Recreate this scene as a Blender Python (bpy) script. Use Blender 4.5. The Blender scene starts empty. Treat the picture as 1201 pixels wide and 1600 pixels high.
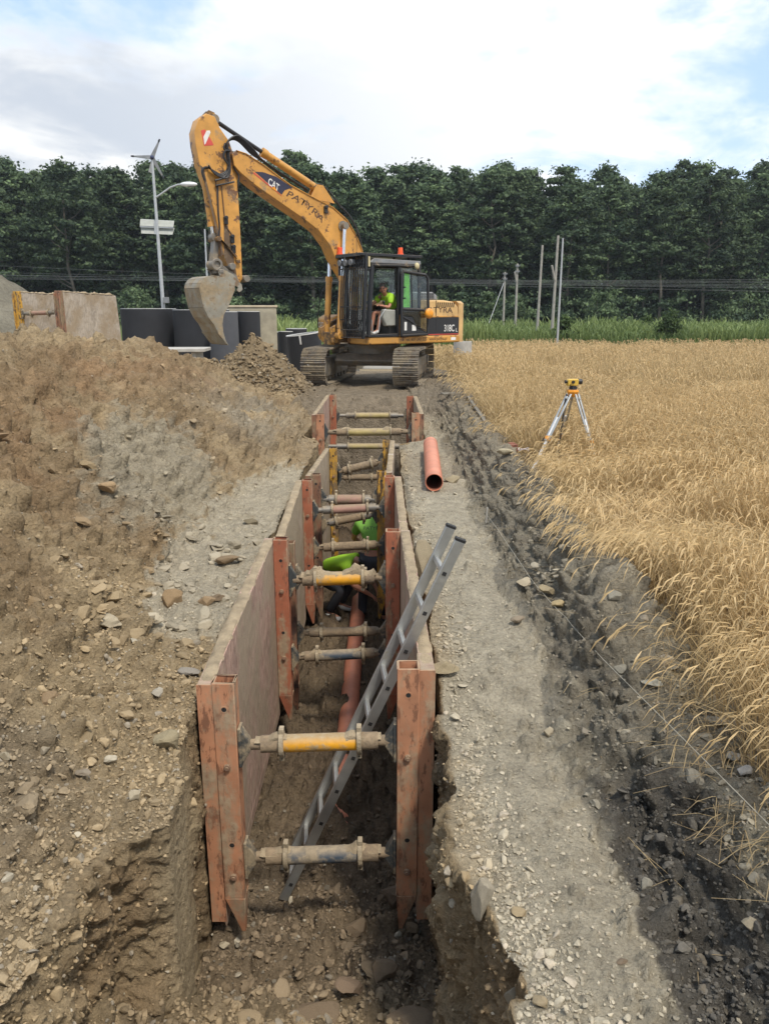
import bpy, bmesh, math, random
import numpy as np
from mathutils import Vector, Matrix
R = math.radians
random.seed(7); rng = np.random.default_rng(7)
S = bpy.context.scene; COL = S.collection

# ------------------------------------------------------------------ camera
PITCH, CAMH, FPX = R(14.8), 2.1, 1200.0
cd = bpy.data.cameras.new('camera'); cam = bpy.data.objects.new('camera', cd); COL.objects.link(cam)
cam.location = (0, 0, CAMH); cam.rotation_euler = (R(90) - PITCH, 0, 0)
cd.sensor_fit = 'VERTICAL'; cd.sensor_height = 36; cd.lens = 27.0; cd.clip_start = .05; cd.clip_end = 3000
S.camera = cam

OFFX, OFFY, OFX2, OFY2 = 12.3, 7.7, 4.4, 3.1
# ------------------------------------------------------------------ world, sun, exposure
SUN_EL, SUN_AZ = 60, 148           # azimuth measured from +Y towards +X
w = bpy.data.worlds.new('World'); S.world = w; w.use_nodes = True
nt = w.node_tree; N = nt.nodes; L = nt.links; N.clear()
out = N.new('ShaderNodeOutputWorld'); bg = N.new('ShaderNodeBackground'); L.new(bg.outputs[0], out.inputs[0])
sky = N.new('ShaderNodeTexSky'); sky.sky_type = 'NISHITA'; sky.sun_disc = False
sky.sun_elevation = R(SUN_EL); sky.sun_rotation = R(SUN_AZ); sky.dust_density = 1.5; sky.ozone_density = 1.2
tc = N.new('ShaderNodeTexCoord'); sep = N.new('ShaderNodeSeparateXYZ'); L.new(tc.outputs['Generated'], sep.inputs[0])
def wm(op, a, b=None, c=None):
    n = N.new('ShaderNodeMath'); n.operation = op
    for i, q in enumerate((a, b, c)):
        if q is None: continue
        if isinstance(q, (int, float)): n.inputs[i].default_value = q
        else: L.new(q, n.inputs[i])
    return n.outputs[0]
zz = wm('ADD', wm('MAXIMUM', sep.outputs[2], 0.0), 0.22)
cx = wm('DIVIDE', sep.outputs[0], zz); cy = wm('DIVIDE', sep.outputs[1], zz)
comb = N.new('ShaderNodeCombineXYZ'); L.new(cx, comb.inputs[0]); L.new(cy, comb.inputs[1])
def wnoise(scale, det, rough, off, dist=0.0):
    mp = N.new('ShaderNodeMapping'); mp.inputs['Location'].default_value = off; L.new(comb.outputs[0], mp.inputs[0])
    n = N.new('ShaderNodeTexNoise'); n.inputs['Scale'].default_value = scale; n.inputs['Detail'].default_value = det
    n.inputs['Roughness'].default_value = rough; n.inputs['Distortion'].default_value = dist
    L.new(mp.outputs[0], n.inputs[0]); return n.outputs[0]
def wramp(x, a, b, lo=0, hi=1):
    n = N.new('ShaderNodeMapRange'); n.interpolation_type = 'SMOOTHSTEP'
    n.inputs[1].default_value = a; n.inputs[2].default_value = b; n.inputs[3].default_value = lo; n.inputs[4].default_value = hi
    L.new(x, n.inputs[0]); return n.outputs[0]
def wmix(f, a, b):
    n = N.new('ShaderNodeMix'); n.data_type = 'RGBA'
    if isinstance(f, float): n.inputs[0].default_value = f
    else: L.new(f, n.inputs[0])
    for i, q in ((6, a), (7, b)):
        if isinstance(q, tuple): n.inputs[i].default_value = (*q, 1)
        else: L.new(q, n.inputs[i])
    return n.outputs[2]
n1 = wnoise(.62, 6, .55, (OFFX, OFFY, 0)); n2 = wnoise(2.0, 8, .62, (7, 2, 1), .4); n3 = wnoise(.8, 5, .5, (OFX2, OFY2, 4))
cover = wramp(wm('ADD', wm('MULTIPLY', n1, .65), wm('MULTIPLY', n2, .35)), .425, .53)
shade = wramp(wm('ADD', wm('MULTIPLY', n3, .7), wm('MULTIPLY', n2, .3)), .40, .53)
# brighter cloud around a fixed direction, set apart from the sun lamp
sd = Vector((math.sin(R(SUN_AZ)) * math.cos(R(SUN_EL)), math.cos(R(SUN_AZ)) * math.cos(R(SUN_EL)), math.sin(R(SUN_EL))))
dt = N.new('ShaderNodeVectorMath'); dt.operation = 'DOT_PRODUCT'; L.new(tc.outputs['Generated'], dt.inputs[0]); dt.inputs[1].default_value = (.60, .62, .50)
glow = wramp(dt.outputs['Value'], .45, .95, 0, 1)
cloudc = wmix(shade, (8.0, 7.9, 7.6), (4.2, 4.6, 5.2))
cloudb = wmix(wm('MULTIPLY', glow, .8), cloudc, (8.6, 8.6, 8.5))
blue = wmix(.62, sky.outputs[0], (4.6, 6.2, 8.6))
hz = wramp(sep.outputs[2], .0, .22, .55, 0)
blue2 = wmix(hz, blue, (6.6, 7.4, 8.4))
L.new(wmix(cover, blue2, cloudb), bg.inputs[0]); bg.inputs[1].default_value = .1
sl = bpy.data.lights.new('sun', 'SUN'); sl.energy = 2.2; sl.angle = R(8); sl.color = (1, .93, .82)
so = bpy.data.objects.new('sun', sl); COL.objects.link(so); so.rotation_euler = (-sd).to_track_quat('-Z', 'Y').to_euler(); so.location = sd * 40
S.view_settings.view_transform = 'Standard'; S.view_settings.look = 'None'; S.view_settings.gamma = 1; S.view_settings.exposure = 0.68

# ------------------------------------------------------------------ helpers
def ray(px, py):
    xr = (px - 600.5) / FPX; yr = (800 - py) / FPX
    return np.array([xr, math.cos(PITCH) + yr * math.sin(PITCH), -math.sin(PITCH) + yr * math.cos(PITCH)])
def atY(px, py, Y):
    d = ray(px, py); t = Y / d[1]; return Vector((d[0] * t, Y, CAMH + d[2] * t))
def tag(o, label=None, cat=None, group=None, kind=None):
    if label: o['label'] = label
    if cat: o['category'] = cat
    if group: o['group'] = group
    if kind: o['kind'] = kind
    return o
def empty(name, loc, label=None, cat=None, group=None, rz=0):
    o = bpy.data.objects.new(name, None); COL.objects.link(o); o.location = loc; o.rotation_euler = (0, 0, rz)
    o.empty_display_size = .2
    return tag(o, label, cat, group)
def kids(o): return [c for c in bpy.data.objects if c.parent == o]
def copy_tree(o, parent=None, k=None):
    c = o.copy(); COL.objects.link(c); c.parent = parent
    for ch in (k or kids)(o): copy_tree(ch, c)
    return c

def basis(d):
    d = Vector(d).normalized(); a = Vector((0, 0, 1)) if abs(d.z) < .9 else Vector((1, 0, 0))
    u = d.cross(a).normalized(); return u, d.cross(u).normalized(), d
class MB:
    def __init__(s, M=None): s.v = []; s.f = []; s.M = M
    def add(s, vs, fs):
        o = len(s.v); s.v += [Vector(q) for q in vs]; s.f += [tuple(i + o for i in q) for q in fs]; return s
    def box(s, c, d, rot=None):
        vs = []
        for x in (-.5, .5):
            for y in (-.5, .5):
                for z in (-.5, .5):
                    q = Vector((x * d[0], y * d[1], z * d[2]))
                    if rot is not None: q = rot @ q
                    vs.append(Vector(c) + q)
        return s.add(vs, [(0, 1, 3, 2), (4, 6, 7, 5), (0, 4, 5, 1), (2, 3, 7, 6), (0, 2, 6, 4), (1, 5, 7, 3)])
    def hexa(s, b, t):     # 4 bottom, 4 top points
        return s.add(list(b) + list(t), [(3, 2, 1, 0), (4, 5, 6, 7), (0, 1, 5, 4), (1, 2, 6, 5), (2, 3, 7, 6), (3, 0, 4, 7)])
    def beam(s, a, b, wd, hd, up=(0, 0, 1)):
        a = Vector(a); b = Vector(b); d = (b - a).normalized(); x = d.cross(Vector(up))
        if x.length < 1e-4: x = d.cross(Vector((0, 1, 0)))
        x.normalize(); z = x.cross(d).normalized()
        p = [a - x * wd / 2 - z * hd / 2, a + x * wd / 2 - z * hd / 2, a + x * wd / 2 + z * hd / 2, a - x * wd / 2 + z * hd / 2]
        return s.hexa(p, [q + (b - a) for q in p])
    def cyl(s, a, b, r, r2=None, n=16, cap=True):
        r2 = r if r2 is None else r2; a = Vector(a); b = Vector(b); u, v, d = basis(b - a); vs = []
        for (p, q) in ((a, r), (b, r2)):
            for i in range(n):
                t = 2 * math.pi * i / n; vs.append(p + (u * math.cos(t) + v * math.sin(t)) * q)
        fs = [(i, (i + 1) % n, n + (i + 1) % n, n + i) for i in range(n)]
        if cap: fs += [tuple(range(n - 1, -1, -1)), tuple(range(n, 2 * n))]
        return s.add(vs, fs)
    def tube(s, pts, r, n=8, cap=True):
        pts = [Vector(p) for p in pts]; rs = r if isinstance(r, (list, tuple)) else [r] * len(pts); vs = []; pu = None
        for i, p in enumerate(pts):
            d = (pts[min(i + 1, len(pts) - 1)] - pts[max(i - 1, 0)]).normalized()
            if pu is None: u, v, _ = basis(d)
            else:
                u = (pu - d * pu.dot(d)).normalized(); v = d.cross(u)
            pu = u
            for k in range(n):
                t = 2 * math.pi * k / n; vs.append(p + (u * math.cos(t) + v * math.sin(t)) * rs[i])
        fs = []
        for i in range(len(pts) - 1):
            for k in range(n): fs.append((i * n + k, i * n + (k + 1) % n, (i + 1) * n + (k + 1) % n, (i + 1) * n + k))
        if cap: fs += [tuple(range(n - 1, -1, -1)), tuple(range((len(pts) - 1) * n, len(pts) * n))]
        return s.add(vs, fs)
    def prism(s, poly, y0, y1):      # outline in (x,z), extruded along y
        n = len(poly); vs = [(p[0], y0, p[1]) for p in poly] + [(p[0], y1, p[1]) for p in poly]
        return s.add(vs, [tuple(range(n)), tuple(range(2 * n - 1, n - 1, -1))] + [(i, i + n, (i + 1) % n + n, (i + 1) % n) for i in range(n)])
    def ring(s, a, b, ro, ri, n=24):
        a = Vector(a); b = Vector(b); u, v, d = basis(b - a); vs = []
        for (p, q) in ((a, ro), (b, ro), (b, ri), (a, ri)):
            for i in range(n):
                t = 2 * math.pi * i / n; vs.append(p + (u * math.cos(t) + v * math.sin(t)) * q)
        fs = []
        for k in range(4):
            for i in range(n): fs.append((k * n + i, k * n + (i + 1) % n, ((k + 1) % 4) * n + (i + 1) % n, ((k + 1) % 4) * n + i))
        return s.add(vs, fs)
    def ball(s, c, r, nu=14, nv=9):
        r = (r, r, r) if isinstance(r, (int, float)) else r; vs = []; c = Vector(c)
        for j in range(nv + 1):
            ph = math.pi * j / nv
            for i in range(nu):
                t = 2 * math.pi * i / nu
                vs.append(c + Vector((r[0] * math.sin(ph) * math.cos(t), r[1] * math.sin(ph) * math.sin(t), r[2] * math.cos(ph))))
        fs = [(j * nu + i, (j + 1) * nu + i, (j + 1) * nu + (i + 1) % nu, j * nu + (i + 1) % nu) for j in range(nv) for i in range(nu)]
        return s.add(vs, fs)
    def build(s, name, mat, parent=None, smooth=35, bevel=0, rz=None, seg=2):
        me = bpy.data.meshes.new(name); me.from_pydata([tuple(q) for q in s.v], [], s.f)
        bm = bmesh.new(); bm.from_mesh(me); bmesh.ops.remove_doubles(bm, verts=bm.verts, dist=1e-5)
        bmesh.ops.recalc_face_normals(bm, faces=bm.faces); bm.to_mesh(me); bm.free()
        me.materials.append(mat); o = bpy.data.objects.new(name, me); COL.objects.link(o)
        if parent is not None: o.parent = parent
        if rz is not None: o.rotation_euler = (0, 0, rz)
        if smooth: me.shade_smooth(); me.set_sharp_from_angle(angle=R(smooth))
        if bevel:
            m = o.modifiers.new('bevel', 'BEVEL'); m.width = bevel; m.segments = seg; m.limit_method = 'ANGLE'; m.angle_limit = R(40); m.harden_normals = False
        return o
def np_mesh(name, V, F, mat, cols=None, smooth=False, parent=None):
    """V (n,3) float, F (m,k) int array; cols: dict name -> (n,4) point colours"""
    me = bpy.data.meshes.new(name); n = len(V); m, k = F.shape
    me.vertices.add(n); me.vertices.foreach_set('co', np.ascontiguousarray(V, dtype=np.float32).ravel())
    me.loops.add(m * k); me.loops.foreach_set('vertex_index', np.ascontiguousarray(F, dtype=np.int32).ravel())
    me.polygons.add(m); me.polygons.foreach_set('loop_start', np.arange(0, m * k, k, dtype=np.int32))
    me.polygons.foreach_set('loop_total', np.full(m, k, dtype=np.int32))
    me.polygons.foreach_set('use_smooth', np.full(m, smooth, dtype=bool))
    me.update(calc_edges=True)
    for nm, c in (cols or {}).items():
        at = me.color_attributes.new(nm, 'FLOAT_COLOR', 'POINT'); at.data.foreach_set('color', np.ascontiguousarray(c, dtype=np.float32).ravel())
    me.materials.append(mat); o = bpy.data.objects.new(name, me); COL.objects.link(o)
    if parent is not None: o.parent = parent
    return o

# ---- numpy noise
def _h(i, j, k, s):
    n = (i * 374761393 + j * 668265263 + k * 2147483647 + s * 1274126177) & 0xffffffff
    n = ((n ^ (n >> 13)) * 1274126177) & 0xffffffff; n = n ^ (n >> 16); n = (n * 2246822519) & 0xffffffff; n ^= n >> 15
    return n.astype(np.float64) / 4294967295.0
def vn(P, s=0):
    P = np.asarray(P, dtype=np.float64); i = np.floor(P).astype(np.int64); f = P - i; f = f * f * f * (f * (f * 6 - 15) + 10); r = 0
    for a in (0, 1):
        for b in (0, 1):
            for c in (0, 1):
                wgt = (f[:, 0] if a else 1 - f[:, 0]) * (f[:, 1] if b else 1 - f[:, 1]) * (f[:, 2] if c else 1 - f[:, 2])
                r = r + wgt * _h(i[:, 0] + a, i[:, 1] + b, i[:, 2] + c, s)
    return r * 2 - 1
def fbm(P, sc, o=4, g=.5, s=0):
    P = np.asarray(P) * sc; t = 0; a = 1; n = 0
    for k in range(o): t = t + a * vn(P + k * 17.3, s + k); n += a; a *= g; P = P * 2.03
    return t / n
def clods(P, sc, thr, s=0):
    """rounded lumps: height field (in cell units) from random spheres in jittered cells, present with probability 1-thr (thr may be an array)"""
    P = np.asarray(P) * sc; i = np.floor(P).astype(np.int64); best = np.zeros(len(P)); idv = np.zeros(len(P))
    for a in (-1, 0, 1):
        for b in (-1, 0, 1):
            for c in (-1, 0, 1):
                I = i[:, 0] + a; J = i[:, 1] + b; K = i[:, 2] + c
                q = np.stack([I + _h(I, J, K, s), J + _h(I, J, K, s + 1), K + .5 + .3 * (_h(I, J, K, s + 2) - .5)], 1)
                rr = .25 + .35 * _h(I, J, K, s + 3); on = _h(I, J, K, s + 4) > thr
                d = np.abs(P - q); d2 = (d ** 2.5).sum(1) ** .8; hh = np.where(on, np.sqrt(np.maximum(0, rr * rr - d2)), 0)
                m = hh > best; idv = np.where(m, _h(I, J, K, s + 5), idv); best = np.maximum(best, hh)
    return best, idv
def sm(x, a, b):
    t = np.clip((np.asarray(x, dtype=float) - a) / (b - a), 0, 1); return t * t * (3 - 2 * t)

# ---- node materials
def newmat(name):
    m = bpy.data.materials.new(name); m.use_nodes = True; t = m.node_tree; b = t.nodes['Principled BSDF']; return m, t.nodes, t.links, b
def nnoise(N, L, vec, sc, det=5, ro=.6, dist=0):
    n = N.new('ShaderNodeTexNoise'); n.inputs['Scale'].default_value = sc; n.inputs['Detail'].default_value = det
    n.inputs['Roughness'].default_value = ro; n.inputs['Distortion'].default_value = dist
    if vec is not None: L.new(vec, n.inputs[0])
    return n.outputs[0]
def nmr(N, L, x, a, b, lo=0., hi=1.):
    n = N.new('ShaderNodeMapRange'); L.new(x, n.inputs[0])
    for i, q in enumerate((a, b, lo, hi)): n.inputs[i + 1].default_value = q
    return n.outputs[0]
def nmix(N, L, f, a, b, mode='MIX'):
    n = N.new('ShaderNodeMix'); n.data_type = 'RGBA'; n.blend_type = mode
    for i, q in ((0, f), (6, a), (7, b)):
        if isinstance(q, tuple): n.inputs[i].default_value = (*q, 1)
        elif isinstance(q, (int, float)): n.inputs[i].default_value = q
        else: L.new(q, n.inputs[i])
    return n.outputs[2]
def nmath(N, L, op, a, b=0.):
    n = N.new('ShaderNodeMath'); n.operation = op
    for i, q in enumerate((a, b)):
        if isinstance(q, (int, float)): n.inputs[i].default_value = q
        else: L.new(q, n.inputs[i])
    return n.outputs[0]
def nbump(N, L, h, st, dist=.01, prev=None):
    n = N.new('ShaderNodeBump'); n.inputs['Strength'].default_value = st; n.inputs['Distance'].default_value = dist
    L.new(h, n.inputs['Height'])
    if prev is not None: L.new(prev, n.inputs['Normal'])
    return n.outputs[0]
def worn(name, base, dirt=(.27, .205, .13), amt=.4, sc=3., rough=.55, metal=0., rust=None, ramt=.0, stretch=None, dust=.35, bump=.3):
    """painted or bare surface with soil smears, optional rust patches, dust settled on upward faces"""
    m, N, L, b = newmat(name); t = N.new('ShaderNodeTexCoord'); v = t.outputs['Object']
    if stretch:
        mp = N.new('ShaderNodeMapping'); mp.inputs['Scale'].default_value = stretch; L.new(v, mp.inputs[0]); vs = mp.outputs[0]
    else: vs = v
    a = nnoise(N, L, vs, sc, 7, .65); c = nnoise(N, L, v, sc * 7, 4, .6)
    var = nmr(N, L, nnoise(N, L, v, sc * 1.7, 3), .3, .7, .78, 1.15)
    col = nmix(N, L, 1., base, var, 'MULTIPLY')
    if rust:
        rm = nmr(N, L, nnoise(N, L, vs, sc * 2.3, 6, .7), .62 - ramt * .25, .66 - ramt * .2); col = nmix(N, L, rm, col, rust)
    dm = nmr(N, L, nmath(N, L, 'ADD', a, nmath(N, L, 'MULTIPLY', c, .25)), .80 - amt * .42, .92 - amt * .38)
    geo = N.new('ShaderNodeNewGeometry'); sp = N.new('ShaderNodeSeparateXYZ'); L.new(geo.outputs['Normal'], sp.inputs[0])
    up = nmath(N, L, 'MULTIPLY', nmr(N, L, sp.outputs[2], .3, .95), nmr(N, L, c, .35, .6, dust, min(1, dust * 2.2)))
    f = nmath(N, L, 'MAXIMUM', dm, up); dc = nmix(N, L, 1., dirt, nmr(N, L, c, .3, .7, .75, 1.2), 'MULTIPLY')
    L.new(nmix(N, L, f, col, dc), b.inputs['Base Color']); b.inputs['Metallic'].default_value = metal
    L.new(nmr(N, L, f, 0, 1, rough, .92), b.inputs['Roughness'])
    L.new(nbump(N, L, nmath(N, L, 'ADD', c, nmath(N, L, 'MULTIPLY', dm, .8)), bump, .004), b.inputs['Normal'])
    return m
def plain(name, c, rough=.6, metal=0., var=.12, sc=6., bump=.0):
    m, N, L, b = newmat(name); t = N.new('ShaderNodeTexCoord')
    n = nnoise(N, L, t.outputs['Object'], sc, 5); L.new(nmix(N, L, 1., c, nmr(N, L, n, .3, .7, 1 - var, 1 + var), 'MULTIPLY'), b.inputs['Base Color'])
    b.inputs['Roughness'].default_value = rough; b.inputs['Metallic'].default_value = metal
    if bump: L.new(nbump(N, L, nnoise(N, L, t.outputs['Object'], sc * 6, 4), bump, .01), b.inputs['Normal'])
    return m
def soil_mat(name, fine=1.0):
    m, N, L, b = newmat(name); at = N.new('ShaderNodeAttribute'); at.attribute_name = 'soil'; t = N.new('ShaderNodeTexCoord'); v = t.outputs['Object']
    a = nnoise(N, L, v, 9, 8, .7); c = nnoise(N, L, v, 55, 6, .7); e = nnoise(N, L, v, 220, 3, .6)
    vo = N.new('ShaderNodeTexVoronoi'); vo.inputs['Scale'].default_value = 26; L.new(v, vo.inputs[0]); vo.inputs['Randomness'].default_value = 1
    vo2 = N.new('ShaderNodeTexVoronoi'); vo2.inputs['Scale'].default_value = 75; L.new(v, vo2.inputs[0])
    k = nmath(N, L, 'ADD', nmath(N, L, 'MULTIPLY', a, .5), nmath(N, L, 'MULTIPLY', c, .5))
    col = nmix(N, L, 1., at.outputs['Color'], nmr(N, L, k, .32, .68, .5, 1.4), 'MULTIPLY')
    spk = nmr(N, L, vo2.outputs['Distance'], .0, .22, 1, 0); sc_ = N.new('ShaderNodeSeparateColor'); L.new(vo2.outputs['Color'], sc_.inputs[0])
    pick = nmath(N, L, 'MULTIPLY', nmr(N, L, spk, .2, .7), nmr(N, L, sc_.outputs[0], .82, .86))
    col = nmix(N, L, nmath(N, L, 'MULTIPLY', pick, .55), col, (.48, .43, .34))
    L.new(col, b.inputs['Base Color']); b.inputs['Roughness'].default_value = .95; b.inputs['Specular IOR Level'].default_value = .15
    h = nbump(N, L, vo.outputs['Distance'], .8 * fine, -.02); h = nbump(N, L, k, 1. * fine, .04, h); h = nbump(N, L, vo2.outputs['Distance'], .45 * fine, -.005, h); h = nbump(N, L, e, .4 * fine, .003, h)
    L.new(h, b.inputs['Normal']); return m
M = {}
M['soil'] = soil_mat('soil'); M['ochre'] = worn('ochre paint', (.60, .30, .065), amt=.25, sc=1.6, rough=.42, rust=(.16, .08, .04), ramt=.25, dust=.25, bump=.1)
M['ochrepale'] = worn('faded ochre paint', (.66, .42, .17), amt=.22, sc=1.6, rough=.42, rust=(.30, .17, .07), ramt=.1, dust=.3, bump=.1); M['ochre_dirty'] = worn('ochre paint muddy', (.55, .29, .07), (.13, .085, .05), amt=.62, sc=2.2, rough=.5, rust=(.1, .06, .035), ramt=.6, dust=.3)
M['black'] = worn('black frame paint', (.018, .019, .022), amt=.18, sc=3, rough=.4, dust=.18)
M['blackp'] = plain('dark panel', (.022, .023, .026), .45)
M['greyp'] = worn('grey panel', (.22, .23, .24), amt=.2, rough=.5, dust=.2)
M['cream'] = plain('cream panel', (.55, .47, .27), .5)
M['trackm'] = worn('track steel', (.20, .18, .155), (.36, .30, .21), amt=.60, sc=4, rough=.6, metal=.4, rust=(.12, .08, .055), ramt=.4, dust=.3)
M['steel'] = worn('muddy steel', (.24, .22, .19), (.33, .27, .19), amt=.45, sc=2.6, rough=.5, metal=.5, dust=.4)
M['bucket'] = worn('scoured bucket steel', (.31, .29, .235), (.33, .26, .165), amt=.55, sc=2.0, rough=.5, metal=.25, rust=(.22, .15, .09), ramt=.3, dust=.3)
M['chrome'] = plain('chrome rod', (.75, .76, .78), .15, 1.)
M['rubber'] = plain('hose rubber', (.02, .02, .022), .5)
M['orangelamp'] = plain('orange lens', (.85, .10, .02), .3)
M['amber'] = worn('amber plastic cap', (.85, .33, .02), amt=.25, sc=5, rough=.4)
M['white'] = plain('white decal', (.75, .74, .70), .5)
M['red'] = plain('red decal', (.60, .08, .06), .5)
M['ink'] = plain('dark lettering', (.10, .055, .03), .6)
M['inkb'] = plain('black lettering', (.02, .02, .02), .6)
M['seat'] = plain('seat fabric', (.10, .10, .10), .9); M['seatg'] = plain('grey console plastic', (.33, .33, .29), .6)
M['yellowseat'] = plain('headliner', (.24, .23, .16), .8)
g, N_, L_, b_ = newmat('cab glass'); b_.inputs['Base Color'].default_value = (.85, .92, .9, 1); b_.inputs['Transmission Weight'].default_value = 1; b_.inputs['Roughness'].default_value = .02; b_.inputs['IOR'].default_value = 1.45; M['glass'] = g
M['rustred'] = worn('red oxide post', (.37, .125, .065), (.33, .24, .15), amt=.46, sc=2.6, rough=.65, rust=(.20, .085, .05), ramt=.25, stretch=(3, 3, 1), dust=.65)
M['rustorange'] = worn('faded orange post', (.46, .215, .115), (.34, .25, .16), amt=.46, sc=2.6, rough=.7, rust=(.22, .10, .055), ramt=.36, stretch=(3, 3, 1), dust=.65)
M['rustbrown'] = worn('brown muddy post', (.27, .13, .075), (.24, .175, .105), amt=.5, sc=2.6, rough=.7, rust=(.09, .05, .035), ramt=.45, stretch=(3, 3, 1), dust=.6)
M['postyellow'] = worn('yellow muddy post', (.55, .30, .04), (.20, .14, .08), amt=.5, sc=2.8, rough=.6, rust=(.08, .05, .03), ramt=.4, stretch=(3, 3, 1), dust=.6)
M['tubeyellow'] = worn('yellow spreader tube', (.70, .33, .02), (.33, .26, .16), amt=.46, sc=4.5, rough=.5, dust=.85)
M['tubecream'] = worn('faded yellow spreader tube', (.42, .33, .13), (.32, .25, .16), amt=.5, sc=3, rough=.6, dust=.7)
M['tubeblue'] = worn('blue grey spreader tube', (.055, .075, .10), (.30, .24, .16), amt=.5, sc=4, rough=.6, dust=.85)
M['tubered'] = worn('pinkish spreader tube', (.36, .2, .15), (.26, .19, .12), amt=.5, sc=3, rough=.7, dust=.5)
M['tubemud'] = worn('mud covered tube', (.20, .15, .10), (.25, .185, .115), amt=.7, sc=4, rough=.85, dust=.5, bump=.8)
M['collar'] = worn('mud covered clamp', (.25, .2, .13), (.34, .275, .185), amt=.6, sc=6, rough=.85, dust=.8, bump=.8)
M['bracket'] = worn('dark bracket', (.05, .055, .055), (.28, .22, .14), amt=.55, sc=5, rough=.6, dust=.7)
M['mudcake'] = plain('dried mud', (.30, .235, .15), .95, var=.3, sc=9, bump=.9)
M['bolt'] = worn('rusty bolt', (.24, .14, .09), amt=.4, sc=8, rough=.7)
# panels: pale pinkish weathered sheet with slanting scratches
def panel_mat(name, c1, c2, dirt, amt):
    m, N, L, b = newmat(name); t = N.new('ShaderNodeTexCoord'); v = t.outputs['Object']
    mp = N.new('ShaderNodeMapping'); mp.inputs['Scale'].default_value = (1, 9, 1.6); mp.inputs['Rotation'].default_value = (R(24), 0, 0); L.new(v, mp.inputs[0])
    s1 = nnoise(N, L, mp.outputs[0], 5, 6, .7, .4); s2 = nnoise(N, L, v, 1.6, 6, .6); c = nnoise(N, L, v, 30, 4)
    mp2 = N.new('ShaderNodeMapping'); mp2.inputs['Scale'].default_value = (1, 14, 7); mp2.inputs['Rotation'].default_value = (R(45), 0, 0); L.new(v, mp2.inputs[0])
    vo = N.new('ShaderNodeTexVoronoi'); vo.inputs['Scale'].default_value = 1.3; L.new(mp2.outputs[0], vo.inputs[0])
    col = nmix(N, L, nmr(N, L, s1, .43, .57), c1, c2)
    col = nmix(N, L, nmr(N, L, nnoise(N, L, v, 4.5, 6, .7), .5, .62, 0, .55), col, tuple(q * .55 for q in c2))
    col = nmix(N, L, nmr(N, L, nmath(N, L, 'ADD', s2, nmath(N, L, 'MULTIPLY', c, .2)), .66 - amt * .3, .82 - amt * .3, 0, .85), col, dirt)
    L.new(col, b.inputs['Base Color']); b.inputs['Roughness'].default_value = .85
    L.new(nbump(N, L, nmath(N, L, 'ADD', s1, nmath(N, L, 'MULTIPLY', vo.outputs['Distance'], .6)), .8, .014), b.inputs['Normal']); return m
M['panelpink'] = panel_mat('weathered pink panel', (.50, .34, .265), (.33, .205, .155), (.34, .27, .185), .42)
M['panelpale'] = panel_mat('weathered pale panel', (.46, .37, .28), (.36, .28, .20), (.33, .265, .17), .5)
M['panelgrey'] = panel_mat('weathered grey panel', (.50, .43, .35), (.40, .34, .27), (.34, .26, .17), .4)
M['alu'] = worn('dull aluminium', (.50, .51, .50), (.40, .36, .28), amt=.2, sc=3, rough=.4, metal=.75, dust=.12, bump=.15)
M['pipe'] = worn('orange drain pipe', (.62, .215, .125), (.40, .27, .18), amt=.14, sc=3, rough=.38, dust=.12, bump=.05)
M['pipein'] = plain('pipe bore', (.20, .075, .045), .6)
M['concrete'] = plain('concrete', (.42, .40, .36), .9, var=.2, sc=3, bump=.4)
M['concretep'] = plain('pale concrete', (.58, .58, .56), .85, var=.12, sc=3, bump=.3)
M['bitumen'] = plain('bitumen coating', (.018, .019, .023), .7, var=.25, sc=1.5, bump=.1)
M['bitumen_lit'] = plain('lit grey bitumen coating', (.075, .078, .088), .55, var=.2, sc=1.5)  # lighter copy of the coating, a ring's lit side put into colour
M['galv'] = plain('galvanised steel', (.45, .47, .48), .5, .3, var=.1)
M['oldwood'] = plain('old grey timber', (.19, .17, .135), .9, var=.3, sc=6, bump=.5); M['polewood'] = plain('weathered pole', (.34, .32, .28), .85, var=.2, sc=4, bump=.4)
M['lampwhite'] = plain('white housing', (.72, .73, .73), .4)
M['panelback'] = plain('solar panel back', (.36, .37, .33), .5)
M['skin'] = plain('skin', (.48, .22, .14), .5, var=.12, sc=8)
M['hair'] = plain('grey hair', (.14, .12, .10), .8)
M['hivis'] = plain('fluorescent shirt', (.34, .62, .03), .8, var=.1, sc=10); M['hivisg'] = plain('fluorescent green shirt', (.16, .36, .05), .8, var=.12, sc=10)
M['dark'] = plain('dark trousers', (.03, .032, .04), .85, var=.2); M['boot'] = plain('boots', (.04, .035, .03), .7); M['trainer'] = plain('white shoe', (.6, .6, .58), .6)
M['glove'] = plain('grey glove', (.35, .35, .33), .8)

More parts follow.
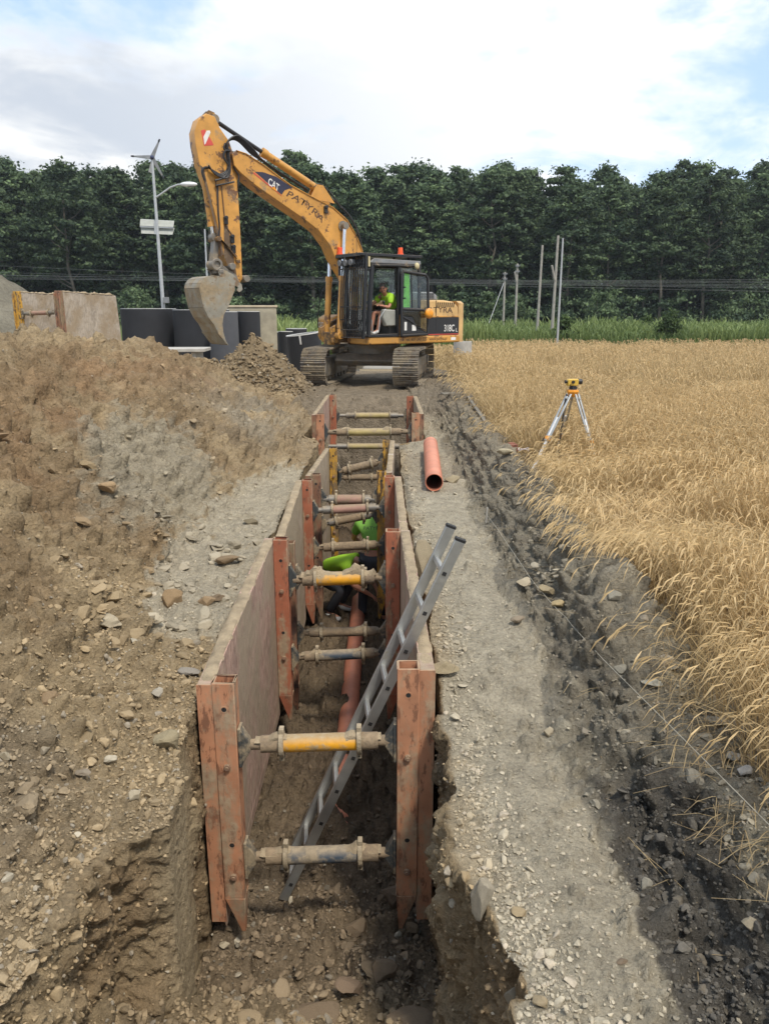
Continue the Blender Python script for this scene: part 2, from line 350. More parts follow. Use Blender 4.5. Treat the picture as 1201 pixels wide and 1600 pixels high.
def text(parent, name, s, mat, width, height, ex=.003, origin=(0, 0, 0), xd=(1, 0, 0), yd=(0, 0, 1), rz=None, shear=0., bold=.0, arc=None):
    """text as a mesh, lower-left at origin, scaled to width x height, lying in the plane of xd, yd"""
    c = bpy.data.curves.new(name, 'FONT'); c.body = s; c.extrude = 0; c.offset = bold; c.shear = shear
    o = bpy.data.objects.new(name, c); COL.objects.link(o); dg = bpy.context.evaluated_depsgraph_get(); dg.update()
    me = bpy.data.meshes.new_from_object(o.evaluated_get(dg)); bpy.data.objects.remove(o); bpy.data.curves.remove(c)
    co = np.empty(len(me.vertices) * 3); me.vertices.foreach_get('co', co); co = co.reshape(-1, 3)
    mn = co.min(0); mx = co.max(0); p = (co - mn) / np.maximum(mx - mn, 1e-6)
    xd = Vector(xd).normalized(); yd = Vector(yd).normalized(); nn = xd.cross(yd)
    q = np.array([list(Vector(origin) + xd * (a[0] * width) + yd * (a[1] * height + (arc(a[0]) if arc else 0)) + nn * ex) for a in p])
    me.vertices.foreach_set('co', q.ravel()); me.update(); me.materials.clear(); me.materials.append(mat); me.name = name
    o = bpy.data.objects.new(name, me); COL.objects.link(o); o.parent = parent
    if rz is not None: o.rotation_euler = (0, 0, rz)
    return o

# ================================================================== GROUND with the trench cut in it
def st(y, tab):
    tab = np.array(tab, dtype=float); return np.interp(y, tab[:, 0], tab[:, 1])
TOE = [(-3, -1.5), (1, -1.35), (2, -1.3), (4, -1.32), (5.2, -1.6), (6.5, -1.85), (8.5, -1.72), (9.5, -1.5), (11, -1.25), (13.5, -1.42), (15, -1.45), (17, -1.8), (19, -2.4), (24, -3)]
RID = [(-3, -3.8), (2, -4.0), (6.5, -4.3), (8.5, -4.3), (11, -4.35), (13.5, -4.35), (15, -4.3), (17, -4.2), (20, -4.2), (24, -4)]
HZ = [(-3, 1.1), (2, 1.55), (4, 1.8), (6.5, 2.03), (8.5, 2.0), (11, 1.86), (13.6, 1.68), (14.6, 1.2), (15.6, 1.08), (17, .95), (18.5, .6), (20, .3), (22, .1), (24, 0)]
XL = [(-3, -1.0), (1.2, -1.2), (2.0, -1.28), (2.6, -1.26), (2.85, -1.2), (3.0, -.99), (3.3, -1.0), (3.6, -1.09), (3.95, -1.09), (6.6, -1.09), (12.6, -1.09), (12.85, -1.4), (15.8, -1.3), (17, -1.2), (24, -1.2)]
XR = [(-3, .7), (1.2, .62), (1.95, .5), (2.56, .37), (3, .32), (3.9, .33), (6.6, .27), (9, .23), (12.3, .22), (12.6, .68), (15.8, .70), (17, .6), (24, .6)]
FZ = [(-3, 0), (.2, 0), (1.2, -.5), (2.2, -1.02), (3.0, -1.42), (3.7, -1.68), (4.1, -1.80), (4.8, -1.92), (15.2, -2.0), (15.7, -1.75), (16.5, .0), (17.0, .25), (24, .25)]
def zfar(x, y):
    return -.55 * sm(y, 24, 52) - .35 * sm(y, 50, 90)
def h0(x, y):
    """undisturbed surface beside the trench"""
    x = np.asarray(x, float); y = np.asarray(y, float); z = np.zeros_like(x)
    toe = st(y, TOE); rid = st(y, RID); hz = st(y, HZ)
    t = (toe - x) / (toe - rid); tt = np.clip(t, 0, 1)
    prof = np.where(t < 1, (tt ** 1.05) * (1 - .10 * tt ** 5) + .05 * np.sin(math.pi * tt), 0); up = .90 * np.exp(-np.maximum(0, (t - 1)) ** 2 / .35)
    back = np.maximum(0, .90 - np.maximum(0, t - 1.0) * .8)
    zl = hz * np.where(t < 1, prof, np.where(t < 1.15, .9, np.maximum(0, .9 - (t - 1.15) * .85)))
    z = z + np.where(t > 0, zl, 0)
    # rubble cone beside the bucket
    d = np.hypot((x + 2.92), (y - 17.5)); z = np.maximum(z, 1.36 - d * 1.0)
    # ground rises round the digger
    z = z + .30 * sm(y, 15.5, 18) * (1 - sm(y, 24, 34)) * sm(x, -9, -5) * (1 - sm(x, 1.6, 3.5))
    # path, ditch and berm on the right
    ditch = np.exp(-((x - 1.25) / .28) ** 2) * (1 - sm(y, 2.9, 4.2)); z = z - .20 * ditch
    ditch2 = np.exp(-((x - 1.06) / .12) ** 2) * sm(y, 3.5, 5) * (1 - sm(y, 14, 17)); z = z - .06 * ditch2
    berm = np.exp(-((x - 1.52) / .24) ** 2); z = z + berm * (.11 + .20 * sm(y, 3.0, 5)) * (1 - sm(y, 15, 19))
    z = z - .10 * np.exp(-((x - .35) / .35) ** 2) * sm(y, 11, 12.6) * 0
    # lip rounding near the camera on the left
    z = z - .16 * sm(x, -1.9, -1.0) * (1 - sm(y, 3.6, 4.6)) * sm(x, -3, -1.2)
    return z + zfar(x, y)
ys = [-3 + .12 * i for i in range(32)]; y = ys[-1] + .03
while y < 24: ys.append(y); y += (.028 if 15.3 < y < 17.1 else max(.0095, .0042 * y)) if y > 1.6 else .03
ys.append(24.); ys = np.array(ys); NY = len(ys)
def dens(a, b, n, p): t = np.linspace(0, 1, n); return a + (b - a) * t ** p
nL, nW, nF, nR, nR2 = 430, 110, 130, 240, 40
rows = []; regs = []
tL = 1 - dens(0, 1, nL, 1.7)[::-1] if False else np.linspace(0, 1, nL)
for y in ys:
    xl = float(st(y, XL)); xr = float(st(y, XR)); fz = float(st(y, FZ))
    jag = .05 * float(vn([[0, y * 2.3, 0]], 5)[0]) + .03 * float(vn([[0, y * 7, 0]], 6)[0]); jag2 = .05 * float(vn([[3, y * 2.1, 0]], 7)[0]) + .03 * float(vn([[3, y * 6, 0]], 8)[0])
    inb = 0 if 3.9 < y < 15.6 else 1
    xl += jag * (.35 if 3.9 < y < 15.6 else (.3 if 2.95 < y < 3.8 else 1)); xr += jag2 * (.5 if y > 3.9 else 1)
    xL = -13 + (13 + xl) * (1 - (1 - tL) ** 1.75)
    zl = h0(np.full(1, xl), np.full(1, y))[0]; zr = h0(np.full(1, xr), np.full(1, y))[0]
    fzl = min(fz + .45 * max(0, 1 - abs(y - 2.6) / .7) * 1, zl); fzr = min(fz, zr)
    xW = np.full(nW, xl); zW = np.linspace(zl, fzl, nW + 1)[1:]
    # sloping wall base
    tf = np.linspace(0, 1, nF + 1)[1:]; xF = xl + (xr - xl) * tf; zF = fz + (fzl - fz) * np.clip(1 - tf * 2.2, 0, 1) ** 1.5 + (fzr - fz) * np.clip(1 - (1 - tf) * 6, 0, 1)
    tw = np.linspace(0, 1, nW + 1)[1:]; xV = np.full(nW, xr); zV = fzr + (zr - fzr) * tw
    xR = xr + (2.5 - xr) * np.linspace(0, 1, nR + 1)[1:]; xR2 = 2.5 + 9.5 * np.linspace(0, 1, nR2 + 1)[1:] ** 1.5
    X = np.concatenate([xL, xW, xF, xV, xR, xR2]); Z = np.concatenate([h0(xL, np.full(nL, y)), zW, zF, zV, h0(xR, np.full(nR, y)), h0(xR2, np.full(nR2, y))])
    rows.append(np.stack([X, np.full(len(X), y), Z], 1))
G = np.array(rows); NX = G.shape[1]                       # NY,NX,3
reg = np.concatenate([np.full(nL, 0), np.full(nW, 1), np.full(nF, 2), np.full(nW, 3), np.full(nR, 4), np.full(nR2, 5)])
REG = np.broadcast_to(reg, (NY, NX)).ravel()
def gnormals(G):
    du = np.gradient(G, axis=1); dv = np.gradient(G, axis=0); n = np.cross(du, dv); n /= np.maximum(np.linalg.norm(n, axis=2, keepdims=True), 1e-9); return n
Nn = gnormals(G).reshape(-1, 3); P = G.reshape(-1, 3); x, y, z = P.T
toe = st(y, TOE); tm = np.clip((toe - x) / (toe - st(y, RID)), -1, 3)
mound = sm(tm, -.02, .12) * (x < 0)
ground_dep = z - h0(x, y)
wall = ((REG == 1) | (REG == 3)) * 1.0; floor = (REG == 2) * sm(-z, .1, .6)
path = sm(x, .2, .4) * (1 - sm(x, .85, 1.02 + .1 * np.sin(y * 3))) * (REG >= 4)
path_soft = path * (1 - .6 * sm(y, 15, 17)) * (1 - .5 * sm(y, 11.5, 12.5))
ledge = (REG == 0) * (1 - mound)
rough = 1 - .72 * path_soft - .45 * ledge; rough = rough * (1 - .5 * sm(y, 20, 24))
smoothwall = (REG == 1) * sm(y, 2.92, 3.05) * (1 - sm(y, 3.7, 3.85)); rough = rough * (1 - .85 * smoothwall)
inbox = ((REG == 1) | (REG == 3)) * sm(y, 3.85, 4.0) * (1 - sm(y, 15.6, 15.8)); rough = rough * (1 - .6 * inbox)
k2 = fbm(P, .55, 3, s=20); k3 = fbm(P, 1.4, 2, s=25)
disp = .17 * fbm(P, .9, 3, s=1) * (mound + .1) + .085 * rough * fbm(P, 2.8, 4, .6, s=3) + .022 * rough * fbm(P, 13, 3, .6, s=8)
rdg = np.abs(fbm(P * np.array([1., .6, 1.]), 2.6, 4, .6, s=30)); disp += -.07 * np.exp(-rdg * 9) * mound
c1, i1 = clods(P, 3.3, .55 - .30 * k2 + .8 * (1 - rough), s=40); c2, i2 = clods(P, 8, .35 - .35 * k3 + .95 * (1 - rough), s=50); c3, i3 = clods(P, 19, .45 - .2 * k3 + .35 * path_soft, s=60)
lipf = np.where(REG >= 3, sm(np.abs(x - st(y, XR)), 0, .15), np.where(REG <= 1, sm(np.abs(x - st(y, XL)), 0, .12), 1)); frac = np.where(wall > 0, .35, .45 + .55 * lipf)
disp += (c1 / 3.3 * (.75 - .35 * mound) + c2 / 8 * (1.15 + .35 * mound) + c3 / 19 * 1.4) * frac * (1 - .8 * inbox) * (1 - .8 * smoothwall) * np.where(REG == 5, .4, 1)
wfx = 1 - sm(y, 3.1, 3.35) * (1 - sm(y, 15.6, 15.8))
c4, i4 = clods(P, 42, .35 + .4 * path_soft + .5 * smoothwall, s=65); disp += c4 / 42 * .9 * (1 - .7 * path_soft) * np.where(y < 9, 1, 0)
disp += rough * ((REG == 4) & (x > .9)) * .05 * (1 - .7 * sm(y, 7, 10)) * np.abs(fbm(P, 5, 4, .6, s=99))
disp += wall * wfx * (1 - smoothwall) * (1 - inbox) * (.11 * fbm(P * np.array([1, 1, .7]), 3.0, 6, .7, s=70) + .05 * np.abs(fbm(P, 9, 3, .6, s=77)))
lipm = np.minimum(1, np.abs(disp) * 0 + 1)
disp *= np.where(REG == 2, 1 - .6 * sm(y, 15.1, 15.5), 1) * (1 - .35 * sm(y, 16, 17))
P2 = P + Nn * disp[:, None] * lipm[:, None]
# keep the soil from pushing through the shields
m = (P2[:, 1] > 3.95) & (P2[:, 1] < 15.55) & (REG == 1); lim = np.where(P2[:, 1] > 12.75, -1.24, -1.068); P2[m, 0] = np.minimum(P2[m, 0], lim[m])
m = (P2[:, 1] > 3.95) & (P2[:, 1] < 15.55) & (REG == 3); lim = np.where(P2[:, 1] > 12.75, .66, np.where(P2[:, 1] > 6.65, .232, .292)); P2[m, 0] = np.maximum(P2[m, 0], lim[m])
# heaped soil inside the digging end of the floor
x, y, z = P2.T
# ---- soil colours: differences of the ground material, plus shade painted down the trench
def C3(*c): return np.array(c)[None, :]
tan = C3(.332, .252, .150); brown = C3(.256, .184, .106); red = C3(.275, .178, .098); grey = C3(.33, .295, .22); pale = C3(.40, .352, .262); topsoil = C3(.095, .086, .073); dark = C3(.125, .092, .060); greyd = C3(.235, .212, .165)
def lerp(a, b, t): return a + (b - a) * np.clip(t, 0, 1)[:, None]
kA = fbm(P, .8, 4, s=80); kB = fbm(P, 2.2, 4, s=85); kC = fbm(P, 6, 3, s=88); kD = fbm(P, 16, 3, s=89)
def crisp(m, w=.10): return sm(m + .42 * kB + .34 * kC + .30 * kD, .5 - w, .5 + w)
col = lerp(np.repeat(tan, len(P), 0), np.repeat(brown, len(P), 0), sm(kA + .4 * kB, -.15, .35))
band = np.exp(-((tm - .58 - .12 * np.sin(y * .8)) / .14) ** 2) * sm(y, 3, 6) * (1 - sm(y, 12, 14)); col = lerp(col, red, band * sm(kB, -.4, .3) * .85)
gp = np.exp(-(((y - 7.7) / 1.7) ** 2 + ((x + 2.35) / .62) ** 2) ** 2); col = lerp(col, grey, crisp(gp * .9, .25) * .75)
gp = sm(y, 9.5, 11) * (1 - sm(y, 14, 16)) * np.exp(-((tm - .25) / .22) ** 2) * sm(kB, -.3, .2); col = lerp(col, greyd * 1.2, gp * .6)
col = lerp(col, greyd, sm(-tm, -.45, -.1) * 0 + (REG == 0) * (y < 3.4) * sm(kA, -.3, .1) * .35)
col = lerp(col, pale, crisp(ledge * sm(y, 4.2, 5) * (1 - sm(y, 9.8, 11)) * .95) * .85); col = lerp(col, tan, ledge * (1 - sm(y, 4.2, 5)) * .7)
right = (REG >= 4) * 1.0
rc = lerp(np.repeat(greyd, len(P), 0), grey, sm(kB + kC * .5, -.2, .4)); rc = lerp(rc, pale, crisp(path * 1.35, .16) * .95)
tops = np.exp(-((x - 1.24) / .24) ** 4) * (1 - .6 * sm(y, 2.8, 3.8)) * (1 - sm(y, 4.0, 5.5)) + .3 * np.exp(-((x - 1.18) / .16) ** 2) * sm(y, 3.5, 5.5) * (1 - sm(y, 10, 16)) + .7 * np.exp(-((x - 1.55) / .25) ** 2) * sm(y, 6, 7.2) * (1 - sm(y, 9, 10))
rc = lerp(rc, topsoil, crisp(tops, .14) * .92); rc = lerp(rc, C3(.25, .20, .135), sm(y, 8.0, 11) * .55 * (1 - path * .5))
rc = lerp(rc, C3(.235, .205, .152), crisp(1.1 * np.exp(-((x - 1.3) / .3) ** 4) * sm(y, 3., 4.) * (1 - sm(y, 12, 15)), .14) * .6 * (1 - crisp(path, .1)))
edge = (REG == 4) * (1 - sm(x - st(y, XR), 0, .22)); rc = lerp(rc, C3(.36, .29, .19), edge * sm(kB, -.2, .3) * .8)
rc = lerp(rc, C3(.30, .21, .11), sm(x, 1.85, 2.15))
col = lerp(col, rc, right)
dep = -z
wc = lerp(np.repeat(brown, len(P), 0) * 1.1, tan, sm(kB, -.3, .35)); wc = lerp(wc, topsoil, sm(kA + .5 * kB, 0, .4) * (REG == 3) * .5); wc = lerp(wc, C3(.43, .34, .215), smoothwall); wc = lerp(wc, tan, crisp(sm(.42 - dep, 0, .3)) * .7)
wc = lerp(wc, dark, sm(dep, 1.0, 1.9) * .4 * (1 - smoothwall)); col = lerp(col, wc, wall * sm(dep, .0, .2))  # walls darken with depth: trench shade put into the soil colour
fc = lerp(np.repeat(tan, len(P), 0) * .95, lerp(np.repeat(C3(.20, .152, .10), len(P), 0), dark, sm(y, 4.5, 6)), sm(y, 2.7, 3.8)); fc = lerp(fc, C3(.18, .135, .085), sm(kB, -.1, .4) * .7); col = lerp(col, fc, floor)  # floor darkens further in, its shadow painted as darker soil
ex = sm(y, 14.6, 16.2) * (x > -1.9); col = lerp(col, C3(.20, .165, .12), ex * .85); cone = sm(1.35 - np.hypot(x + 2.86, y - 17.5), 0, .35); col = lerp(col, C3(.235, .178, .108), cone)
lumps = np.clip(c2 * 2.2, 0, 1); col = col * (1 + (.30 * (i2 - .5) * lumps + .3 * (i1 - .5) * np.clip(c1 * 3, 0, 1))[:, None]) * (1 + .12 * kC)[:, None]
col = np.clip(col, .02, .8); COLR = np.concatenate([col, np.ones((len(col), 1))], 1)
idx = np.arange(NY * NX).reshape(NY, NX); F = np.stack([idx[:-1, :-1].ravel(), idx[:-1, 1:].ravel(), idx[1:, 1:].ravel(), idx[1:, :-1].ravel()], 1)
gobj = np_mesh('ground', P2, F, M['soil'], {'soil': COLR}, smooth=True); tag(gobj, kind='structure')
NRM = gnormals(P2.reshape(NY, NX, 3)).reshape(-1, 3)
def gz(px_, py_):
    j = int(np.clip(np.searchsorted(ys, py_), 0, NY - 1)); r = P2.reshape(NY, NX, 3)[j]; mm = (reg == 0) | (reg >= 4)
    k = np.argmin(np.abs(r[:, 0] - px_) + (~mm) * 99); return float(r[k, 2])
def fzv(px_, py_):
    j = int(np.clip(np.searchsorted(ys, py_), 0, NY - 1)); r = P2.reshape(NY, NX, 3)[j]; k = np.argmin(np.abs(r[:, 0] - px_) + (reg != 2) * 99); return float(r[k, 2])

# outer ground to the horizon
gx = np.array([-880, -500, -250, -120, -70, -45, -30, -22, -16, -12.6, -12.59, 11.6, 11.61, 16, 22, 30, 45, 70, 120, 250, 500, 880.]); gy = np.array([-180, -80, -30, -12, -5, -2.6, -2.59, 23.6, 23.61, 27, 32, 38, 45, 52, 60, 70, 85, 110, 160, 300, 700, 1500.])
GX, GY = np.meshgrid(gx, gy); ZZ = zfar(GX, GY) - .03; ins = (GX > -12.6) & (GX < 11.605) & (GY > -2.6) & (GY < 23.605); ZZ = np.where(ins, -4, ZZ)
V = np.stack([GX.ravel(), GY.ravel(), ZZ.ravel()], 1); ii = np.arange(len(V)).reshape(GX.shape); F = np.stack([ii[:-1, :-1].ravel(), ii[:-1, 1:].ravel(), ii[1:, 1:].ravel(), ii[1:, :-1].ravel()], 1)
cc = np.where((V[:, 0] > 1.2)[:, None] & (V[:, 1] < 53)[:, None], np.array([[.25, .17, .08, 1]]), np.where((V[:, 1] > 53)[:, None], np.array([[.07, .085, .035, 1]]), np.array([[.34, .30, .22, 1]])))
tag(np_mesh('terrain', V, F, M['soil'], {'soil': cc}), kind='structure')

# ================================================================== STONES
def stone_mesh(seed, sub=2):
    bm = bmesh.new(); bmesh.ops.create_icosphere(bm, subdivisions=sub, radius=1); co = np.array([v.co[:] for v in bm.verts]); r0 = random.Random(seed)
    # chip with planes to get facets, then roughen
    for _ in range(12 + seed % 5):
        n = Vector((r0.gauss(0, 1), r0.gauss(0, 1), r0.gauss(0, 1))).normalized(); d = r0.uniform(.45, .85); s = co @ np.array(n); co = np.where((s > d)[:, None], co - (s - d)[:, None] * np.array(n) * .92, co)
    co *= (1 + .22 * fbm(co + seed * 9.1, 1.7, 5, .6, s=seed))[:, None]; co *= np.array([1, r0.uniform(.65, .95), r0.uniform(.34, .62)])
    F = np.array([[v.index for v in f.verts] for f in bm.faces]); bm.free(); return co, F
SM = [stone_mesh(i, 2) for i in range(10)]; SL = [stone_mesh(i + 40, 1) for i in range(8)]; SB = [stone_mesh(i + 20, 4) for i in range(8)]
vis = (P2[:, 1] > 1.7) & (P2[:, 1] < 19.5) & (np.abs(P2[:, 0]) < .62 * (P2[:, 1] + 1.2))
def pick(n, wgt):
    wv = np.maximum(wgt, 0) * vis; return rng.choice(len(P2), n, p=wv / wv.sum())
dn = 1 / np.maximum(P2[:, 1], 2.) ** .3
clump = sm(fbm(P2, 1.1, 3, s=91), -.15, .4) + .12
wm_ = mound * clump * (1 + 1.6 * sm(tm, .9, .2) * (tm > 0)) ; wf = floor * sm(-y + 6, 0, 2) * 2.5 + floor * .25; we = (REG == 4) * (np.exp(-((x - st(y, XR) - .1) / .12) ** 2) * 1.5 + np.exp(-((x - 1.65) / .3) ** 2) * 1.3 * clump + .10 + .9 * tops + 1.2 * np.exp(-((x - 1.35) / .3) ** 2) * clump)
wc_ = cone * 9; wl = ledge * (np.exp(-((x - toe) / .3) ** 2) * 1.0 + .10) * (y < 14) + (REG == 0) * (y < 4.5) * (x > -2.2) * .8
wE = (y > 14.5) * (x > -2) * .35 + (REG == 4) * sm(y, 9.5, 12) * (x < 1.9) * .6
def rotm(n):
    q = rng.normal(size=(n, 4)); q[:, :2] *= .35; q /= np.linalg.norm(q, axis=1, keepdims=True); X, Y, Z, Wq = q.T   # mostly spun about z
    return np.stack([1 - 2 * (Y * Y + Z * Z), 2 * (X * Y - Z * Wq), 2 * (X * Z + Y * Wq), 2 * (X * Y + Z * Wq), 1 - 2 * (X * X + Z * Z), 2 * (Y * Z - X * Wq), 2 * (X * Z - Y * Wq), 2 * (Y * Z + X * Wq), 1 - 2 * (X * X + Y * Y)], 1).reshape(n, 3, 3)
def scatter(name, n, wgt, smin, smax, pw, meshes, sink=.25, lighten=.0, label=None, cat=None):
    Vs = []; Fs = []; Cs = []; off = 0; id_ = pick(n, wgt * dn)
    for k, (co, F) in enumerate(meshes):
        sel = id_[k::len(meshes)]; m_ = len(sel); sz = smin + (smax - smin) * rng.random(m_) ** pw; Rm = rotm(m_)
        A = np.einsum('nij,vj->nvi', Rm, co) * sz[:, None, None] + (P2[sel] + NRM[sel] * (sz * (.5 - sink))[:, None] * .8)[:, None, :]
        Vs.append(A.reshape(-1, 3)); Fs.append((F[None] + (np.arange(m_) * len(co))[:, None, None]).reshape(-1, 3) + off); off += m_ * len(co)
        b = COLR[sel, :3] * (rng.uniform(.85, 1.22, (m_, 1)) + lighten); wh = rng.random(m_) < .02; b[wh] = np.array([.42, .37, .28]) * rng.uniform(.8, 1.1, (wh.sum(), 1)); gy_ = rng.random(m_) < .10; b[gy_] = b[gy_].mean(1, keepdims=True) * np.array([1.2, 1.03, .78])
        Cs.append(np.repeat(np.concatenate([b, np.ones((m_, 1))], 1), len(co), 0))
    o = np_mesh(name, np.concatenate(Vs), np.concatenate(Fs), M['stone'], {'soil': np.concatenate(Cs)}, smooth=False); tag(o, label, cat, kind='stuff'); return o
def stone_mat():
    m, N, L, b = newmat('stone'); at = N.new('ShaderNodeAttribute'); at.attribute_name = 'soil'; t = N.new('ShaderNodeTexCoord'); v = t.outputs['Object']; oi = N.new('ShaderNodeObjectInfo')
    a = nnoise(N, L, v, 30, 6, .7); L.new(nmix(N, L, 1., at.outputs['Color'], nmr(N, L, a, .3, .7, .72, 1.25), 'MULTIPLY'), b.inputs['Base Color']); b.inputs['Roughness'].default_value = .92; b.inputs['Specular IOR Level'].default_value = .2
    L.new(nbump(N, L, a, .6, .008), b.inputs['Normal']); return m
M['stone'] = stone_mat()
scatter('gravel', 70000, wm_ * 1.2 + mound * .35 + we * 1.5 + wl + wf * .8 + path * .12 + wall * (1 - inbox) * (1 - smoothwall) * .35, .0035, .018, 2.2, SL, label='fine gravel and crumbled soil strewn over the heap, the trench edges and the path', cat='gravel')
scatter('rubble', 7000, wm_ * 1.2 + wl * .7 + wf * 2.2 + wc_ * .6 + we * 1.0 + wE + wall * (1 - inbox) * (1 - smoothwall) * .4, .013, .042, 2.6, SM, label='loose clods and fist-sized stones lying on the heap slope and trench floor', cat='rubble')
scatter('broken_clods', 1500, wc_, .02, .075, 2.0, SM, label='broken yellowish clods piled in a cone beside the excavator track', cat='rubble')
SME = []
for k, (co, F) in enumerate(SB):
    me_o = np_mesh('stone', co, F, M['stone'], {'soil': np.ones((len(co), 4))}, smooth=True); SME.append(me_o.data); bpy.data.objects.remove(me_o)
def stone_obj(name, p, s, c, rot, k, label, cat, group=None, flat=1.):
    co, F = SB[k % 8]; me = SME[k % 8].copy(); me.attributes['soil'].data.foreach_set('color', np.tile(np.array([*c, 1.], dtype=np.float32), len(co)))
    me.set_sharp_from_angle(angle=R(28))
    o = bpy.data.objects.new(name, me); COL.objects.link(o); o.location = p; o.scale = (s[0], s[1], s[2]); o.rotation_euler = rot; return tag(o, label, cat, group)
tanc = (.34, .25, .155); greyc = (.27, .25, .20); palec = (.40, .34, .24)
def hit(px_, py_):   # where the ray of a photo point meets the built ground
    d = ray(px_, py_); d = d / np.linalg.norm(d); o = np.array([0, 0, CAMH]); q = P2[::1] - o; tq = q @ d; dist = np.linalg.norm(q - tq[:, None] * d, axis=1) / np.maximum(tq, .5)
    ok = dist < .004; tt = np.where(ok & (tq > 1), tq, 1e9); k = int(np.argmin(tt)); return P2[k], NRM[k], k
BIG = [  # photo x, y, width px, height px, colour, label
 (166, 958, 62, 32, palec, 'large pale oblong boulder half sunk in the slope of the brown spoil heap'),
 (262, 1150, 40, 44, (0.29, 0.24, 0.15), 'yellowish square block of stone wedged beside the near left shield post'),
 (352, 870, 34, 18, (0.21, 0.15, 0.09), 'brown clod alone on the pale ledge beside the left shield panel'),
 (390, 810, 28, 12, (0.17, 0.14, 0.09), 'flat dark stone on the pale ledge farthest from the camera'),
 (268, 932, 40, 26, (0.26, 0.18, 0.10), 'angular brown clod at the foot of the heap above a scatter of smaller stones'),
 (338, 928, 28, 24, (0.19, 0.14, 0.09), 'dark rounded stone touching the left shield panel rim on the ledge'),
 (322, 934, 26, 20, (0.27, 0.19, 0.11), 'brown lump just left of the dark rounded stone by the shield rim'),
 (75, 1080, 42, 30, (0.24, 0.17, 0.10), 'blunt brown stone low on the slope near the left edge of the photo'),
 (140, 722, 26, 20, (0.28, 0.21, 0.12), 'rounded tan boulder high on the spoil heap above the grey patch'),
 (170, 752, 28, 24, (0.33, 0.23, 0.13), 'orange-tan block on the heap at the upper rim of the grey patch'),
 (295, 1045, 34, 16, (0.26, 0.23, 0.19), 'flat grey-brown slab beside the corner of the near left shield'),
 (245, 1080, 26, 18, (0.39, 0.35, 0.28), 'pale flat chip of stone among the rubble left of the near shield'),
 (205, 1240, 22, 14, palec, 'whitish stone lying in the loose soil above the broken trench bank'),
 (125, 1205, 26, 12, (0.28, 0.23, 0.17), 'oblong tan stone in the loose soil left of the broken bank'),
 (72, 1172, 16, 14, (0.36, 0.31, 0.23), 'small round light stone near the lower left edge of the heap'),
 (822, 905, 30, 16, palec, 'pale flat stone topmost in the small yellow rubble pile by the string'),
 (858, 922, 26, 20, (0.36, 0.29, 0.18), 'yellowish lump in the small rubble pile between path and wheat'),
 (872, 938, 20, 16, (0.40, 0.31, 0.17), 'orange-yellow lump at the right foot of the small rubble pile'),
 (805, 965, 22, 14, (0.26, 0.21, 0.15), 'brown clod lying alone on the right side of the path'),
 (856, 1140, 18, 20, palec, 'white stone on the path edge where the dark soil starts'),
 (954, 925, 28, 14, greyc, 'flat grey stone at the foot of the wheat beside the darkest soil'),
 (1022, 1058, 32, 24, (0.34, 0.33, 0.28), 'light grey angular stone on the berm below the wheat'),
 (1040, 1025, 30, 26, (0.36, 0.31, 0.23), 'tan-grey stone in flattened straw on the berm'),
 (968, 1036, 26, 18, greyc, 'grey stone on the crest of the berm left of the light angular one'),
 (1150, 1178, 28, 22, (0.33, 0.32, 0.29), 'grey rounded stone near the right edge under the overhanging wheat'),
 (1165, 1200, 24, 26, (0.31, 0.30, 0.28), 'grey stone lowest of the group under the overhanging wheat'),
 (1120, 1120, 36, 16, (0.34, 0.33, 0.29), 'long flat grey stone at the wheat edge near the right side'),
 (1170, 1440, 28, 24, palec, 'pale stone in the dark topsoil near the right edge of the photo'),
 (1008, 1378, 22, 20, (0.28, 0.26, 0.21), 'brownish stone half buried in the dark topsoil beside the path'),
 (972, 1496, 18, 14, (0.21, 0.16, 0.11), 'small brown clod in the middle of the near path'),
 (755, 1385, 34, 80, (.33, .29, .22), 'big pale boulder set in the right trench lip with its face cleanly cut'),
 (795, 1545, 26, 34, (.34, .29, .21), 'pale blocky stone in the right trench lip nearest the camera'),
 (815, 1420, 26, 24, (0.36, 0.28, 0.17), 'tan cobble on top of the right trench lip beside the cut boulder'),
 (842, 1555, 24, 26, (0.34, 0.27, 0.17), 'rounded yellow-brown cobble on the lip above the nearest block'),
 (790, 700, 24, 14, (0.36, 0.31, 0.21), 'tan slab at the berm beyond the orange pipe end'),
 (708, 745, 30, 16, (0.31, 0.26, 0.17), 'flat clod on the path just past the open end of the orange pipe'),
 (660, 875, 40, 60, (0.29, 0.24, 0.16), 'large muddy lump leaning on the outside of the right shield panel'),
 (690, 1035, 50, 44, (0.34, 0.28, 0.18), 'yellowish broken block behind the near right shield on the path edge'),
 (610, 1395, 46, 36, (0.17, 0.13, 0.09), 'large dark cobble on the trench floor under the lower spreader'),
 (560, 1445, 40, 24, (0.19, 0.14, 0.09), 'dark brown cobble in the middle of the trench mouth'),
 (545, 1530, 46, 30, (0.21, 0.15, 0.10), 'brown rock at the bottom of the photo in the trench mouth'),
 (485, 1575, 80, 26, (0.19, 0.14, 0.09), 'wide brown rock at the bottom edge left of centre'),
 (645, 1588, 70, 24, (0.19, 0.14, 0.09), 'wide tan rock at the bottom edge right of centre'),
 (355, 1475, 20, 10, palec, 'white oblong stone in the soil below the near left post'),
 (600, 1515, 50, 26, (0.19, 0.14, 0.09), 'rounded dark rock in front of the right post foot'),
 (40, 1205, 30, 26, (0.43, 0.40, 0.31), 'cream stone at the extreme left edge of the photo') if False else (8, 1172, 18, 30, palec, 'cream stone cut by the left edge of the photo'),
]
